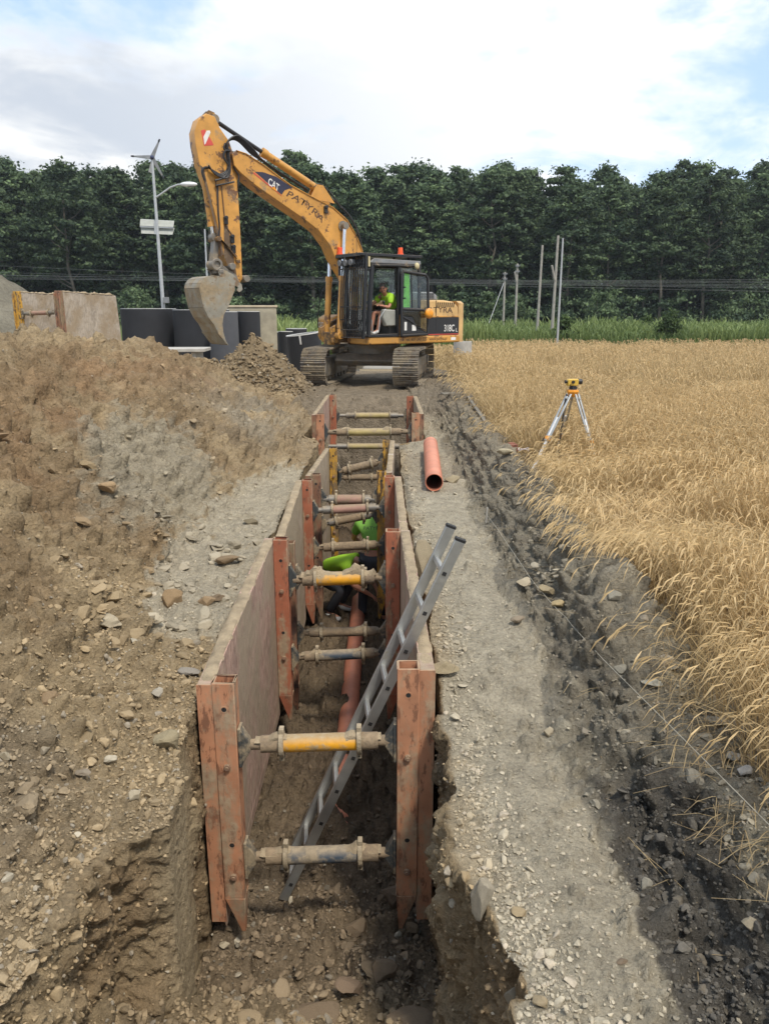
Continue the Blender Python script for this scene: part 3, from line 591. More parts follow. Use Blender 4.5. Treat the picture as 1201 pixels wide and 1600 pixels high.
for k, (px_, py_, wpx, hpx, c, lb) in enumerate(BIG):
    p, n, _ = hit(px_, py_ + hpx * .25); dep = p[1] * math.cos(PITCH) - (p[2] - CAMH) * math.sin(PITCH); s = wpx * dep / FPX / 2 * 1.12; sz = max(.35 * s, hpx * dep / FPX / 2 * 1.25)
    stone_obj('boulder' if wpx > 30 else 'stone', Vector(p) + Vector(n) * sz * (.35 if n[2] > .6 else .05), (s, s * .9, sz / .6), c, (R(rng.uniform(-8, 8)), R(rng.uniform(-8, 8)), R(rng.uniform(-25, 25))), k, lb, 'boulder' if wpx > 30 else 'stone')
def stone_group(n, wgt, smin, smax, name, label, cat, group, lighten=1.):
    for i, k in enumerate(pick(n, wgt * dn)):
        s = smin + (smax - smin) * random.random() ** 1.8; c = tuple(COLR[k, :3] * rng.uniform(.85, 1.25) * lighten)
        stone_obj(name, Vector(P2[k]) + Vector(NRM[k]) * s * .2, (s, s * .9, s * 1.0), c, (R(rng.uniform(-25, 25)), R(rng.uniform(-25, 25)), random.random() * 6), random.randrange(8), label, cat, group)
stone_group(85, wm_ * (y < 13) * (x > -4.6), .03, .085, 'clod', 'brown clod lying on the slope of the spoil heap', 'clod', 'clods on the spoil heap slope')
stone_group(110, np.exp(-(((x + 1.75) / .5) ** 2 + ((y - 5.3) / 1.3) ** 2)) * (REG == 0), .025, .085, 'cobble', 'small cobble at the foot of the heap beside the near shield', 'cobble', 'cobbles at the foot of the heap', .85)
stone_group(55, floor * (y < 5), .03, .085, 'cobble', 'dark cobble on the floor of the trench mouth', 'cobble', 'cobbles in the trench mouth', 1.15)
stone_group(40, (REG == 4) * np.exp(-((x - 1.72) / .16) ** 2) * (y < 9) * (y > 2.6), .025, .065, 'stone', 'grey stone on the berm at the foot of the wheat', 'stone', 'stones along the wheat edge', 1.3)
stone_group(22, (REG == 4) * np.exp(-(((x - 1.27) / .13) ** 2 + ((y - 5.55) / .4) ** 2)), .03, .06, 'stone', 'yellowish stone in the small rubble pile beside the string line', 'stone', 'stones of the small rubble pile', 1.35)

# ================================================================== TRENCH SHIELDS
def lumps_strip(pts, wd, h, seed, hfun=None):
    """bumpy ridge of caked mud along a polyline"""
    b = MB(); n = len(pts); K = 6; vs = []
    for i, p in enumerate(pts):
        p = Vector(p); d = (Vector(pts[min(i + 1, n - 1)]) - Vector(pts[max(i - 1, 0)])).normalized(); sx = d.cross(Vector((0, 0, 1))).normalized()
        hh = h * (.35 + .65 * abs(vn([[i * .45, seed, 0]], seed)[0]) + .35 * vn([[i * 1.3, seed, 3]], seed + 1)[0]);
        if hfun: hh = h * hfun(i / (n - 1)) * (.8 + .35 * vn([[i * .9, seed, 3]], seed + 1)[0])
        hh = max(.002, hh) if 0 < i < n - 1 else .002
        for k in range(K):
            a = math.pi * k / (K - 1); vs.append(p + sx * math.cos(a) * wd * (1 + .2 * vn([[i * .8, k, seed]], 9)[0]) + Vector((0, 0, math.sin(a) * hh)))
    fs = [(i * K + k, i * K + k + 1, (i + 1) * K + k + 1, (i + 1) * K + k) for i in range(n - 1) for k in range(K - 1)]
    return b.add(vs, fs)
def post(parent, p, wd, dp, ztop, zbot, mat, holes, side, tip=.28, label=None):
    """hollow rectangular post: open slot on top, pointed foot, bolt heads and holes on the face towards -y"""
    x0, y0 = p; b = MB(); t = .012; zt = ztop; hw = wd / 2
    for (cx, cy, sx_, sy_) in ((0, -dp / 2 + t / 2, wd, t), (0, dp / 2 - t / 2, wd, t), (-hw + t / 2, 0, t, dp - 2 * t), (hw - t / 2, 0, t, dp - 2 * t)):
        zb = zbot + tip; b.box((x0 + cx, y0 + cy, (zt + zb) / 2), (sx_, sy_, zt - zb))
    zb = zbot + tip - .001; s = side   # pointed foot: keeps the panel-side edge
    a = [(x0 - hw, y0 - dp / 2, zb), (x0 + hw, y0 - dp / 2, zb), (x0 + hw, y0 + dp / 2, zb), (x0 - hw, y0 + dp / 2, zb)]
    xt = x0 + s * hw * .55; c = [(xt - .012, y0 - .02, zbot), (xt + .012, y0 - .02, zbot), (xt + .012, y0 + .02, zbot), (xt - .012, y0 + .02, zbot)]
    b.hexa(c, a); b.box((x0, y0, zt - .35), (wd - 2 * t - .002, dp - 2 * t - .002, .01))
    o = b.build('post', mat, parent, bevel=.006); tag(o, label)
    for (hz_, kind) in holes:
        if kind: MB().cyl((x0, y0 - dp / 2 + .001, hz_), (x0, y0 - dp / 2 - .016, hz_), .022, .020, 8).cyl((x0, y0 - dp / 2 - .016, hz_), (x0, y0 - dp / 2 - .024, hz_), .012, .011, 8).build('bolt', M['bolt'], o)
        else: MB().ring((x0, y0 - dp / 2 - .002, hz_), (x0, y0 - dp / 2 + .001, hz_), .022, .015, 14).build('hole_rim', mat, o); MB().cyl((x0, y0 - dp / 2 - .001, hz_), (x0, y0 - dp / 2 + .001, hz_), .0155, n=14).build('hole', M['inkb'], o)
    return o
def spreader(parent, a, b_, r, mat, mud, seed, bx=0.07, lug=True, tubefrac=(.27, .76), simple=False):
    a = Vector(a); b_ = Vector(b_); Ld = (b_ - a).length; d = (b_ - a) / Ld; P_ = lambda t: a + (b_ - a) * t
    root = MB().cyl(P_(tubefrac[0]), P_(tubefrac[1]), r, n=20).build('spreader', mat, parent)
    for e in (MB().cyl(P_(.04), P_(.15), r * .62, n=14).cyl(P_(.14), P_(tubefrac[0] + .01), r * .98, n=16), MB().cyl(P_(tubefrac[1] - .01), P_(.88), r * .98, n=16).cyl(P_(.87), P_(.96), r * .62, n=14)): e.build('end_tube', M['tubemud'] if mud > .5 else M['steel'], root)
    for t in tubefrac:
        c = P_(t); bb = MB(); bb.ring(c - d * .014, c + d * .014, r * 1.5, r * .98, 16)
        if lug: bb.box(c + Vector((0, 0, r * 1.5)), (.03, .05, .05)); bb.box(c - Vector((0, 0, r * 1.5)), (.03, .05, .05)); bb.cyl(c + d * .0 + Vector((0, -.025, -r * 1.65)), c + Vector((0, .03, -r * 1.65)), .009, n=6)
        bb.build('collar', M['collar'], root, bevel=.004)
    for t, sx_ in ((0, 1), (1, -1)):
        c = P_(t); h = r * 2.4
        MB().hexa([c + Vector((0, -.045, -h)), c + Vector((sx_ * .02, -.045, -h)), c + Vector((sx_ * .02, .045, -h)), c + Vector((0, .045, -h))],
                  [c + Vector((0, -.045, h)), c + Vector((sx_ * .02, -.045, h)), c + Vector((sx_ * .02, .045, h)), c + Vector((0, .045, h))]).hexa(
            [c + Vector((sx_ * .018, -.035, -h * .9)), c + Vector((sx_ * bx, -.03, -r * .5)), c + Vector((sx_ * bx, .03, -r * .5)), c + Vector((sx_ * .018, .035, -h * .9))],
            [c + Vector((sx_ * .018, -.035, h * .9)), c + Vector((sx_ * bx, -.03, r * .5)), c + Vector((sx_ * bx, .03, r * .5)), c + Vector((sx_ * .018, .035, h * .9))]).build('bracket', M['bracket'], root, bevel=.005)
    if mud > 0:
        n = 30; pts = [P_(.1 + .8 * i / (n - 1)) + Vector((0, 0, r * .55)) for i in range(n)]
        hf = (lambda t: .75 * math.exp(-((t - .22) / .14) ** 2) + .85 * math.exp(-((t - .72) / .12) ** 2) + .22 + .35 * sm(t, .9, 1.)) if mud >= 1 else (lambda t: .5 * math.exp(-((t - .2) / .07) ** 2) + .5 * math.exp(-((t - .78) / .07) ** 2) + .12)
        lumps_strip(pts, r * .75, .10, seed, hf).build('caked_mud', M['mudcake'], root)
    return root
def panel(parent, p0, p1, z0, z1, zb, th, side, mat, seed):
    """p0,p1: outer top corners (x,y) front/back, th thickness towards the trench (side=+1 for a left panel)"""
    (x0, y0), (x1, y1) = p0, p1; i = side * th
    b = MB(); b.hexa([(x0, y0, zb), (x0 + i, y0, zb), (x1 + i, y1, zb), (x1, y1, zb)], [(x0, y0, z0), (x0 + i, y0, z0), (x1 + i, y1, z1), (x1, y1, z1)])
    b.hexa([(x0 + i * .85, y0 + .02, zb - .12), (x0 + i * .95, y0 + .02, zb - .12), (x1 + i * .95, y1 - .02, zb - .12), (x1 + i * .85, y1 - .02, zb - .12)], [(x0 + i * .3, y0 + .02, zb), (x0 + i, y0 + .02, zb), (x1 + i, y1 - .02, zb), (x1 + i * .3, y1 - .02, zb)])
    o = b.build('panel', mat, parent, bevel=.008)
    n = 46; pts = [(x0 + (x1 - x0) * t + i * .5, y0 + (y1 - y0) * t, z0 + (z1 - z0) * t - .004) for t in np.linspace(0.01, .99, n)]
    lumps_strip(pts, th * .5, .024, seed).build('soil_on_rim', M['mudcake'], o)
    MB().box((x0 + i * .5, y0 - .006, (z0 + zb) / 2 - .03), (th + .006, .01, z0 - zb + .06)).build('edge_plate', M['rustorange'] if y0 < 5 else M['rustbrown'], o, bevel=.002); return o
def shield(label, FL, FR, BL, BR, zb, th, pw, mats, spr, holesF, group='trench shields set in the trench', tips=(.28, .28), zposts=None, postdrop=.16):
    """FL.. = (outer x, y, z top). Posts stand on the trench side of each panel end."""
    e = empty('trench_shield', (0, 0, 0), label, 'trench shield', group); org = Vector(((FL[0] + FR[0]) / 2, FL[1], 0)); 
    panel(e, FL[:2], BL[:2], FL[2], BL[2], zb, th, 1, mats['pl'], 3 + int(FL[1] * 7)); panel(e, FR[:2], BR[:2], FR[2], BR[2], zb, th, -1, mats['pr'], 5 + int(FL[1] * 7))
    dpt = .12; inn = {}
    for key, c, s in (('FL', FL, 1), ('FR', FR, -1), ('BL', BL, 1), ('BR', BR, -1)):
        yy = c[1] + (dpt / 2 - .02 if key[0] == 'F' else -dpt / 2 + .02); xx = c[0] + s * (th + pw / 2 + .002)
        post(e, (xx, yy), pw, dpt, c[2] + .012, zb - postdrop, mats[key], holesF.get(key, [(c[2] - .10, 0), (c[2] - .42, 1), (c[2] - 1.05, 0), (c[2] - 1.3, 1)]), -s if False else s); inn[key] = (xx + s * pw / 2, yy)
    for i, (end, zl, zr, r, mat, mud) in enumerate(spr):
        l = inn[end + 'L']; r_ = inn[end + 'R']; spreader(e, (l[0] + .001, l[1], zl), (r_[0] - .001, r_[1], zr), r, M[mat], mud, 11 + i + int(FL[1] * 3))
    # move origin to the base of the shield
    for ch in kids(e): ch.location = -Vector((org.x, org.y, zb))
    e.location = (org.x, org.y, zb); return e
hF = {'FL': [(-.10, 0), (-.47, 1), (-1.0, 0), (-1.22, 1)], 'FR': [(-.02, 0), (-.42, 1), (-.98, 0), (-1.2, 1)], 'BL': [(-.06, 0), (-.35, 1), (-.75, 0), (-1.0, 1)], 'BR': [(.05, 0), (-.3, 1), (-.78, 0), (-1.1, 0)]}
shield('nearest trench shield with weathered orange posts and a bright yellow upper spreader', (-1.06, 3.95, .05), (.285, 3.97, .13), (-1.07, 6.58, .12), (.225, 6.6, .19), -1.5, .085, .125,
       dict(pl=M['panelpink'], pr=M['panelpink'], FL=M['rustorange'], FR=M['rustorange'], BL=M['rustred'], BR=M['rustred']),
       [('F', -.36, -.34, .052, 'tubeyellow', .6), ('F', -1.13, -1.11, .052, 'tubeblue', .7), ('B', -.26, -.24, .062, 'tubeyellow', 1.0), ('B', -1.02, -.98, .050, 'tubeblue', .9)], hF)
shield('second trench shield from the camera, brown and red posts with mud-brown spreaders', (-1.03, 6.78, .0), (.225, 6.74, .06), (-1.06, 9.0, .12), (.20, 9.02, .16), -1.55, .08, .115,
       dict(pl=M['panelpale'], pr=M['panelpink'], FL=M['rustbrown'], FR=M['rustbrown'], BL=M['rustred'], BR=M['rustred']),
       [('F', -.33, -.33, .05, 'tubemud', .9), ('F', -.90, -.86, .045, 'tubemud', .9), ('B', -.25, -.21, .052, 'tubered', 0), ('B', -.72, -.68, .055, 'tubemud', .9)], {})
shield('third trench shield from the camera, narrow with muddy yellow posts', (-.965, 9.2, .13), (.09, 9.2, .17), (-.90, 11.5, .06), (.155, 11.5, .18), -1.6, .07, .11,
       dict(pl=M['panelpale'], pr=M['panelgrey'], FL=M['rustbrown'], FR=M['postyellow'], BL=M['postyellow'], BR=M['postyellow']),
       [('F', -.18, -.18, .06, 'tubered', 0), ('F', -.50, -.36, .05, 'tubemud', .5), ('B', -.30, -.13, .06, 'tubemud', .6), ('B', -.38, -.38, .05, 'tubemud', .9)], {})
shield('farthest and widest trench shield below the excavator, with pale yellow spreaders', (-1.22, 12.9, .38), (.66, 12.9, .40), (-1.16, 15.4, .44), (.645, 15.4, .42), -1.4, .07, .13,
       dict(pl=M['panelpink'], pr=M['panelpale'], FL=M['rustorange'], FR=M['rustorange'], BL=M['rustred'], BR=M['rustred']),
       [('F', .08, .09, .065, 'tubecream', .6), ('F', -.16, -.16, .05, 'tubecream', 0), ('B', .04, .04, .06, 'tubecream', 0)], {})
# the spare shield standing on the far side of the heap
e = empty('trench_shield', (-7.9, 18.2, 0), 'spare trench shield standing upright behind the crest of the spoil heap', 'trench shield', None, R(-20))
for sx_, ma, mp in ((-1, 'panelgrey', 'postyellow'), (1, 'panelgrey', 'rustbrown')):
    MB().hexa([(sx_ * .62 - .045, .03, .08), (sx_ * .62 + .045, .03, .08), (sx_ * .62 + .045, 2.05, .08), (sx_ * .62 - .045, 2.05, .08)], [(sx_ * .62 - .045, .03, 2.48), (sx_ * .62 + .045, .03, 2.48), (sx_ * .62 + .045, 1.88, 2.42), (sx_ * .62 - .045, 1.88, 2.42)]).build('panel', M[ma], e, bevel=.02); n = 40
    lumps_strip([(sx_ * .62, .06 + 1.78 * i / (n - 1), 2.475 - .05 * i / n) for i in range(n)], .05, .05, 5).build('soil_on_rim', M['mudcake'], e)
    for yy in (.0,):
        MB().box((sx_ * .60, yy, 1.25), (.16, .10, 2.5)).box((sx_ * .53, yy - .06, 1.25), (.03, .05, 2.4)).box((sx_ * .67, yy - .06, 1.25), (.03, .05, 2.4)).build('post', M[mp], e, bevel=.008)
for yy in (0, 1.8):
    for zh in (2.0, .8): spreader(e, (-.51, yy, zh), (.51, yy, zh + .03), .05, M['tubered'], 0, 3)

# ================================================================== PIPES, LADDER, STRING, LATH
def pipe(a, b, r, label, group=None, inner=True):
    a = Vector(a); b = Vector(b); o = MB().ring(a, b, r, r * .93, 40).build('drain_pipe', M['pipe'], smooth=50); tag(o, label, 'pipe', group)
    MB().ring(a + (b - a) * .01, b - (b - a) * .002, r * .929, r * .90, 40).build('bore', M['pipein'], o, smooth=50); return o
za = gz(.585, 8.9) + .12; zb_ = gz(.68, 11.4) + .12
pipe((.585, 8.85, max(za, .10)), (.69, 11.45, max(zb_, .14)), .105, 'orange drain pipe lying alone on the path with its open end towards the camera')
pipe((-.372, 5.2, -2.02), (-.36, 8.4, -1.86), .10, 'orange drain pipe laid along the trench floor under the ladder')
pipe((-.36, 8.38, -1.86), (-.36, 11.4, -1.86), .095, 'orange drain pipe on the trench floor beyond the first length, between the two workers')
lt = Vector((.435, 4.26, .80)); lb = Vector((-.70, 4.46, -1.85)); rung = Vector((-.03, .29, .0)); ld = (lt - lb).normalized(); ln = (lt - lb).length
lad = empty('ladder', lb, 'aluminium ladder leaning out of the trench over the near right shield', 'ladder')
nrm = ld.cross(rung.normalized()).normalized()
for k in (0, 1):
    o_ = rung * k; bb = MB().beam(o_, o_ + ld * ln, .028, .062, up=nrm); s_ = bb.build('stile', M['alu'], lad, bevel=.003)
    MB().beam(o_ + ld * ln, o_ + ld * (ln + .018), .032, .066, up=nrm).build('end_cap', M['inkb'], s_, bevel=.003)
k = 0; t = .15
while t < ln - .05:
    p = ld * t; r_ = MB().beam(p - rung * .0, p + rung, .03, .03, up=nrm).build('rung', M['alu'], lad, bevel=.004)
    q = p - rung.normalized() * .0165; MB().beam(q, q + rung.normalized() * .004, .024, .024, up=nrm).build('rung_socket', M['inkb'], r_); t += .28
# string line along the berm
sp = [(1.04, 7.6, .07), (1.06, 6.95, .10), (1.13, 5.4, .10), (1.27, 4.1, .13), (1.40, 3.1, .17), (1.5, 2.3, .2), (1.62, 1.5, .2), (1.7, .9, .15)]
pp = []
for i in range(len(sp) - 1):
    for j in range(10):
        t = j / 10; a, b = Vector(sp[i]), Vector(sp[i + 1]); q = a.lerp(b, t); q.z = max(q.z, gz(q.x, q.y) + .012); pp.append(q)
tag(MB().tube(pp, .0018, 5).build('string_line', plain('pale string', (.42, .39, .31), .9)), 'thin pale string line stretched along the berm beside the path', 'string')
for (x_, y_, hgt) in ((1.04, 7.6, .16),): tag(MB().beam((x_, y_, gz(x_, y_) - .05), (x_ + .01, y_, gz(x_, y_) + hgt), .018, .018).build('peg', M['polewood']), 'short peg holding the far end of the string line', 'peg')
a = atY(730, 649, 15.6); b = atY(757, 692, 12.2); a.z = gz(a.x, a.y) + .05; b.z = gz(b.x, b.y) + .06
tag(MB().beam(a, b, .055, .02).build('lath', M['oldwood'], bevel=.004), 'weathered grey timber lath lying along the edge of the wheat', 'lath')
a = atY(704, 633, 16.6); a.z = gz(a.x, a.y) + .04
tag(MB().box(a, (.42, .2, .03), Matrix.Rotation(.3, 3, 'Z')).build('board', M['oldwood'], bevel=.005), 'flat grey board lying on the ground at the near corner of the wheat field', 'board')
a = atY(796, 722, 10.35); a.z = gz(a.x, a.y) + .07
tag(MB().box(a, (.17, .12, .10), Matrix.Rotation(.4, 3, 'Z')).box(a + Vector((.02, .05, .055)), (.09, .06, .012), Matrix.Rotation(.2, 3, 'Z')).build('brick', plain('brick', (.22, .09, .06), .9, var=.3), bevel=.01), 'dark red brick at the wheat edge left of the tripod foot', 'brick')
b = MB(); c0 = a + Vector((.16, -.12, -.02)); b.tube([c0 + Vector((.07 * math.cos(t), .05 * math.sin(t) + .0, .012 * math.sin(3 * t) + .02)) for t in np.linspace(0, 11, 40)], .008, 6)
tag(b.build('cord', plain('pale strap', (.55, .48, .45), .8)), 'small coil of pale pinkish cord beside the tripod foot', 'cord')

# ================================================================== SURVEY LEVEL ON TRIPOD
TX = (888 - 600.5) / FPX * 10.35; TY = 10.2; TZ = gz(1.9, 10) + 1.27
tp = empty('survey_tripod', (TX, TY, gz(2.2, 10.2) - .10), 'silver aluminium survey tripod with yellow head standing at the edge of the wheat', 'tripod'); T0 = Vector(tp.location)
MB().cyl((0, 0, 1.12), (0, 0, 1.155), .085, .075, 6).cyl((0, 0, 1.06), (0, 0, 1.12), .05, .075, 6).build('head', M['amber'], tp, bevel=.006)
ft = [atY(829, 739, 9.75) - T0, Vector((.34, -.42, .03)), Vector((-.03, .75, 0))]
ft[0].z = gz(1.85, 9.75) - T0.z + .0
for f_ in ft:
    top = Vector((f_.x, f_.y, 0)).normalized() * .07 + Vector((0, 0, 1.10)); d = f_ - top; sd_ = d.cross(Vector((0, 0, 1))).normalized()
    L1 = MB(); m1 = top + d * .58
    for s_ in (-1, 1): L1.beam(top + sd_ * s_ * .030, m1 + sd_ * s_ * .026, .018, .026, up=sd_)
    L1.beam(top + d * .04, top + d * .07, .06, .03, up=sd_); L1.beam(top + d * .53, top + d * .6, .07, .035, up=sd_)
    lg = L1.build('leg', M['alu'], tp, bevel=.003); MB().beam(top + d * .30, f_ - d * .03, .034, .022, up=sd_).build('lower_tube', M['lampwhite'], lg, bevel=.003)
    MB().beam(top + d * .545, top + d * .585, .078, .042, up=sd_).build('clamp', M['amber'], lg, bevel=.004); MB().tube([top + d * .55 + sd_ * .045, top + d * .58 + sd_ * .07, top + d * .63 + sd_ * .05], .009, 6).build('lever', M['inkb'], lg)
    MB().cyl(f_ - d * .04, f_ + d * .02, .012, .003, 8).build('spike', M['steel'], lg)
MB().tube([(-.09, -.06, 1.1), (-.13, -.1, .9), (-.15, -.12, .6), (-.165, -.13, .35), (-.15, -.14, .2), (-.165, -.13, .14)], .011, 6).build('strap', M['rubber'], tp)
lv = empty('survey_level', T0 + Vector((0, 0, 1.156)), 'yellow and black optical level screwed on top of the silver tripod', 'level', rz=R(8)); gy_ = plain('yellow instrument body', (.62, .40, .06), .45)
MB().cyl((0, 0, .0), (0, 0, .012), .052, n=20).cyl((0, 0, .012), (0, 0, .045), .042, n=20).build('base', M['blackp'], lv, bevel=.002)
for k in range(3): MB().cyl((.045 * math.cos(k * 2.1), .045 * math.sin(k * 2.1), .008), (.045 * math.cos(k * 2.1), .045 * math.sin(k * 2.1), .034), .014, n=12).build('levelling_screw', M['blackp'], lv)
MB().prism([(-.085, .048), (.05, .048), (.06, .075), (.06, .135), (-.07, .135), (-.085, .12)], -.04, .04).build('body', gy_, lv, bevel=.008)
MB().cyl((.055, 0, .1), (.115, 0, .1), .036, n=20).build('objective', M['blackp'], lv, bevel=.003); MB().cyl((-.083, 0, .1), (-.115, 0, .1), .018, .022, 16).build('eyepiece', M['blackp'], lv)
MB().cyl((-.02, -.04, .1), (-.02, -.06, .1), .020, n=16).build('focus_knob', M['blackp'], lv); MB().box((-.055, -.042, .062), (.02, .006, .012)).build('vial_window', M['blackp'], lv)

# ================================================================== PEOPLE
def skin_mesh(name, nodes, edges, mat, parent, sub=2, root=None):
    ks = list(nodes); me = bpy.data.meshes.new(name); me.from_pydata([nodes[k][0] for k in ks], [(ks.index(a), ks.index(b)) for a, b in edges], []); me.materials.append(mat)
    o = bpy.data.objects.new(name, me); COL.objects.link(o); o.parent = parent; md = o.modifiers.new('skin', 'SKIN'); md.use_smooth_shade = True; md.branch_smoothing = .4
    for i, k in enumerate(ks):
        r = nodes[k][1]; me.skin_vertices[0].data[i].radius = (r, r) if isinstance(r, (int, float)) else r; me.skin_vertices[0].data[i].use_root = (k == (root or ks[0]))
    s = o.modifiers.new('sub', 'SUBSURF'); s.levels = s.render_levels = sub; return o
def person(label, loc, rz, J, shirt, trousers, shorts=False, shoe=None, hair=True, sleeve=.75, group=None, backtext=None, gloves=False, bulk=1.):
    """J: joint -> (x,y,z); faces local -Y. pel, wst, che, nek, hed, and L/R sho elb wri hip kne ank toe"""
    e = empty('person', loc, label, 'person', group, rz); V_ = {k: Vector(v) for k, v in J.items()}
    n = {'pel': (V_['pel'], (.10, .08)), 'wst': (V_['wst'], (.10, .07)), 'che': (V_['che'], (.105, .06)), 'nkb': (V_['nek'] - (V_['nek'] - V_['che']) * .25, .075), 'nek': (V_['nek'], .055)}
    ed = [('pel', 'wst'), ('wst', 'che'), ('che', 'nkb'), ('nkb', 'nek')]
    h = V_['hed']; hd = (h - V_['nek']).normalized(); fc = V_.get('face', Vector((0, -1, 0))); fc = (fc - hd * fc.dot(hd)).normalized(); rt = hd.cross(fc).normalized()
    n['jaw'] = (V_['nek'] + hd * .055 + fc * .025, (.062, .068)); n['mid'] = (h + fc * .005, (.076, .088)); n['crn'] = (h + hd * .065 - fc * .01, (.064, .075)); n['top'] = (h + hd * .10 - fc * .01, .035)
    ed += [('nek', 'jaw'), ('jaw', 'mid'), ('mid', 'crn'), ('crn', 'top')]
    for s in 'LR':
        sg = 1 if s == 'L' else -1
        n['sho' + s] = (V_['sho' + s], .048); n['uar' + s] = (V_['sho' + s].lerp(V_['elb' + s], .5), .048); n['elb' + s] = (V_['elb' + s], .040); n['far' + s] = (V_['elb' + s].lerp(V_['wri' + s], .35), .040); n['wri' + s] = (V_['wri' + s], .026)
        ed += [('che', 'sho' + s), ('sho' + s, 'uar' + s), ('uar' + s, 'elb' + s), ('elb' + s, 'far' + s), ('far' + s, 'wri' + s)]
        d = (V_['wri' + s] - V_['elb' + s]).normalized(); x = d.cross(Vector((0, 0, 1))); x = x.normalized() if x.length > .1 else Vector((1, 0, 0)); dn_ = d.cross(x).normalized(); dn_ = dn_ if dn_.z < 0 else -dn_
        n['plm' + s] = (V_['wri' + s] + d * .045, (.036, .017)); n['knu' + s] = (V_['wri' + s] + d * .08, (.040, .014)); ed += [('wri' + s, 'plm' + s), ('plm' + s, 'knu' + s)]
        for i, (ox, ln_) in enumerate(((-.030, .058), (-.010, .068), (.010, .064), (.029, .05))):
            b_ = V_['wri' + s] + d * .085 + x * ox; n[f'f{i}a' + s] = (b_ + d * .01, .0095); n[f'f{i}b' + s] = (b_ + d * ln_ * .5 + dn_ * .012, .0088); n[f'f{i}c' + s] = (b_ + d * ln_ * .8 + dn_ * .038, .0075); ed += [('knu' + s, f'f{i}a' + s), (f'f{i}a' + s, f'f{i}b' + s), (f'f{i}b' + s, f'f{i}c' + s)]
        t_ = V_['wri' + s] + d * .03 + x * (-.04 * sg); n['tha' + s] = (t_, .012); n['thb' + s] = (t_ + d * .03 + x * (-.018 * sg) + dn_ * .012, .010); n['thc' + s] = (t_ + d * .055 + dn_ * .028 + x * (-.012 * sg), .008); ed += [('plm' + s, 'tha' + s), ('tha' + s, 'thb' + s), ('thb' + s, 'thc' + s)]
        n['hip' + s] = (V_['hip' + s], .07); n['thi' + s] = (V_['hip' + s].lerp(V_['kne' + s], .45), .07); n['kne' + s] = (V_['kne' + s], .054); n['cal' + s] = (V_['kne' + s].lerp(V_['ank' + s], .3), .054); n['ank' + s] = (V_['ank' + s], .036); n['toe' + s] = (V_['toe' + s], (.038, .025))
        ed += [('pel', 'hip' + s), ('hip' + s, 'thi' + s), ('thi' + s, 'kne' + s), ('kne' + s, 'cal' + s), ('cal' + s, 'ank' + s), ('ank' + s, 'toe' + s)]
    body = skin_mesh('body', n, ed, M['skin'], e, 2)
    # face, ears: children of the body's head
    MB().ball(h + fc * .092 - hd * .012, (.012, .012, .016), 10, 7).tube([h + fc * .083 + hd * .015, h + fc * .098 - hd * .012], [.007, .012], 8).build('nose', M['skin'], e)
    for s in (-1, 1):
        MB().ball(h + rt * s * .081 - hd * .005, (.012, .018, .028), 10, 7).build('ear', M['skin'], e); MB().ball(h + rt * s * .030 + fc * .077 + hd * .012, .0095, 10, 7).build('eye', M['inkb'], e)
    MB().tube([h + rt * -.024 + fc * .079 - hd * .045, h + fc * .088 - hd * .047, h + rt * .024 + fc * .079 - hd * .045], .005, 6).build('mouth', plain('lips', (.30, .12, .09), .6), e)
    if hair:
        hn = {'a': (h + hd * .03 - fc * .035, (.074, .072)), 'b': (h + hd * .075 - fc * .022, (.066, .075)), 'c': (h + hd * .108 - fc * .012, .045), 'd': (h - hd * .04 - fc * .05, .05)}
        skin_mesh('hair', hn, [('a', 'b'), ('b', 'c'), ('a', 'd')], M['hair'], e, 2)
    def grow(r, g): return (r[0] * g, r[1] * g) if isinstance(r, tuple) else r * g
    sn = {'wst': (V_['wst'].lerp(V_['pel'], .55), (.145, .115)), 'w2': (V_['wst'], (.148, .118)), 'che': (V_['che'], (.185, .135)), 'nkb': (V_['nek'] - (V_['nek'] - V_['che']) * .22, .092)}; se = [('wst', 'w2'), ('w2', 'che'), ('che', 'nkb')]
    for s in 'LR':
        sn['s' + s] = (V_['sho' + s], .082); sn['u' + s] = (V_['sho' + s].lerp(V_['elb' + s], sleeve * .5), .070); sn['e' + s] = (V_['sho' + s].lerp(V_['elb' + s], sleeve), .066); se += [('che', 's' + s), ('s' + s, 'u' + s), ('u' + s, 'e' + s)]
    sn = {k_: (q_[0], grow(q_[1], bulk)) for k_, q_ in sn.items()}
    so_ = skin_mesh('shirt', sn, se, shirt, e, 2, 'che')
    tx = bpy.data.textures.new('folds', 'CLOUDS'); tx.noise_scale = .11; dm = so_.modifiers.new('folds', 'DISPLACE'); dm.texture = tx; dm.strength = .022; dm.mid_level = .5
    tn = {'pel': (V_['pel'], (.150, .118))}; te = []
    for s in 'LR':
        tn['h' + s] = (V_['hip' + s], .102); tn['t' + s] = (V_['hip' + s].lerp(V_['kne' + s], .5), .092); te += [('pel', 'h' + s), ('h' + s, 't' + s)]
        if shorts: tn['k' + s] = (V_['hip' + s].lerp(V_['kne' + s], .72), .088); te += [('t' + s, 'k' + s)]
        else: tn['k' + s] = (V_['kne' + s], .072); tn['c' + s] = (V_['kne' + s].lerp(V_['ank' + s], .5), .068); tn['a' + s] = (V_['kne' + s].lerp(V_['ank' + s], .93), .055); te += [('t' + s, 'k' + s), ('k' + s, 'c' + s), ('c' + s, 'a' + s)]
        d = V_['toe' + s] - V_['ank' + s]; skin_mesh('shoe', {'a': (V_['ank' + s] - Vector((0, 0, .02)) - d * .15, .052), 'b': (V_['ank' + s].lerp(V_['toe' + s], .5) - Vector((0, 0, .015)), (.05, .038)), 'c': (V_['toe' + s] + d * .12, (.046, .03))}, [('a', 'b'), ('b', 'c')], shoe or M['boot'], e, 2)
    skin_mesh('shorts' if shorts else 'trousers', tn, te, trousers, e, 2, 'pel'); return e

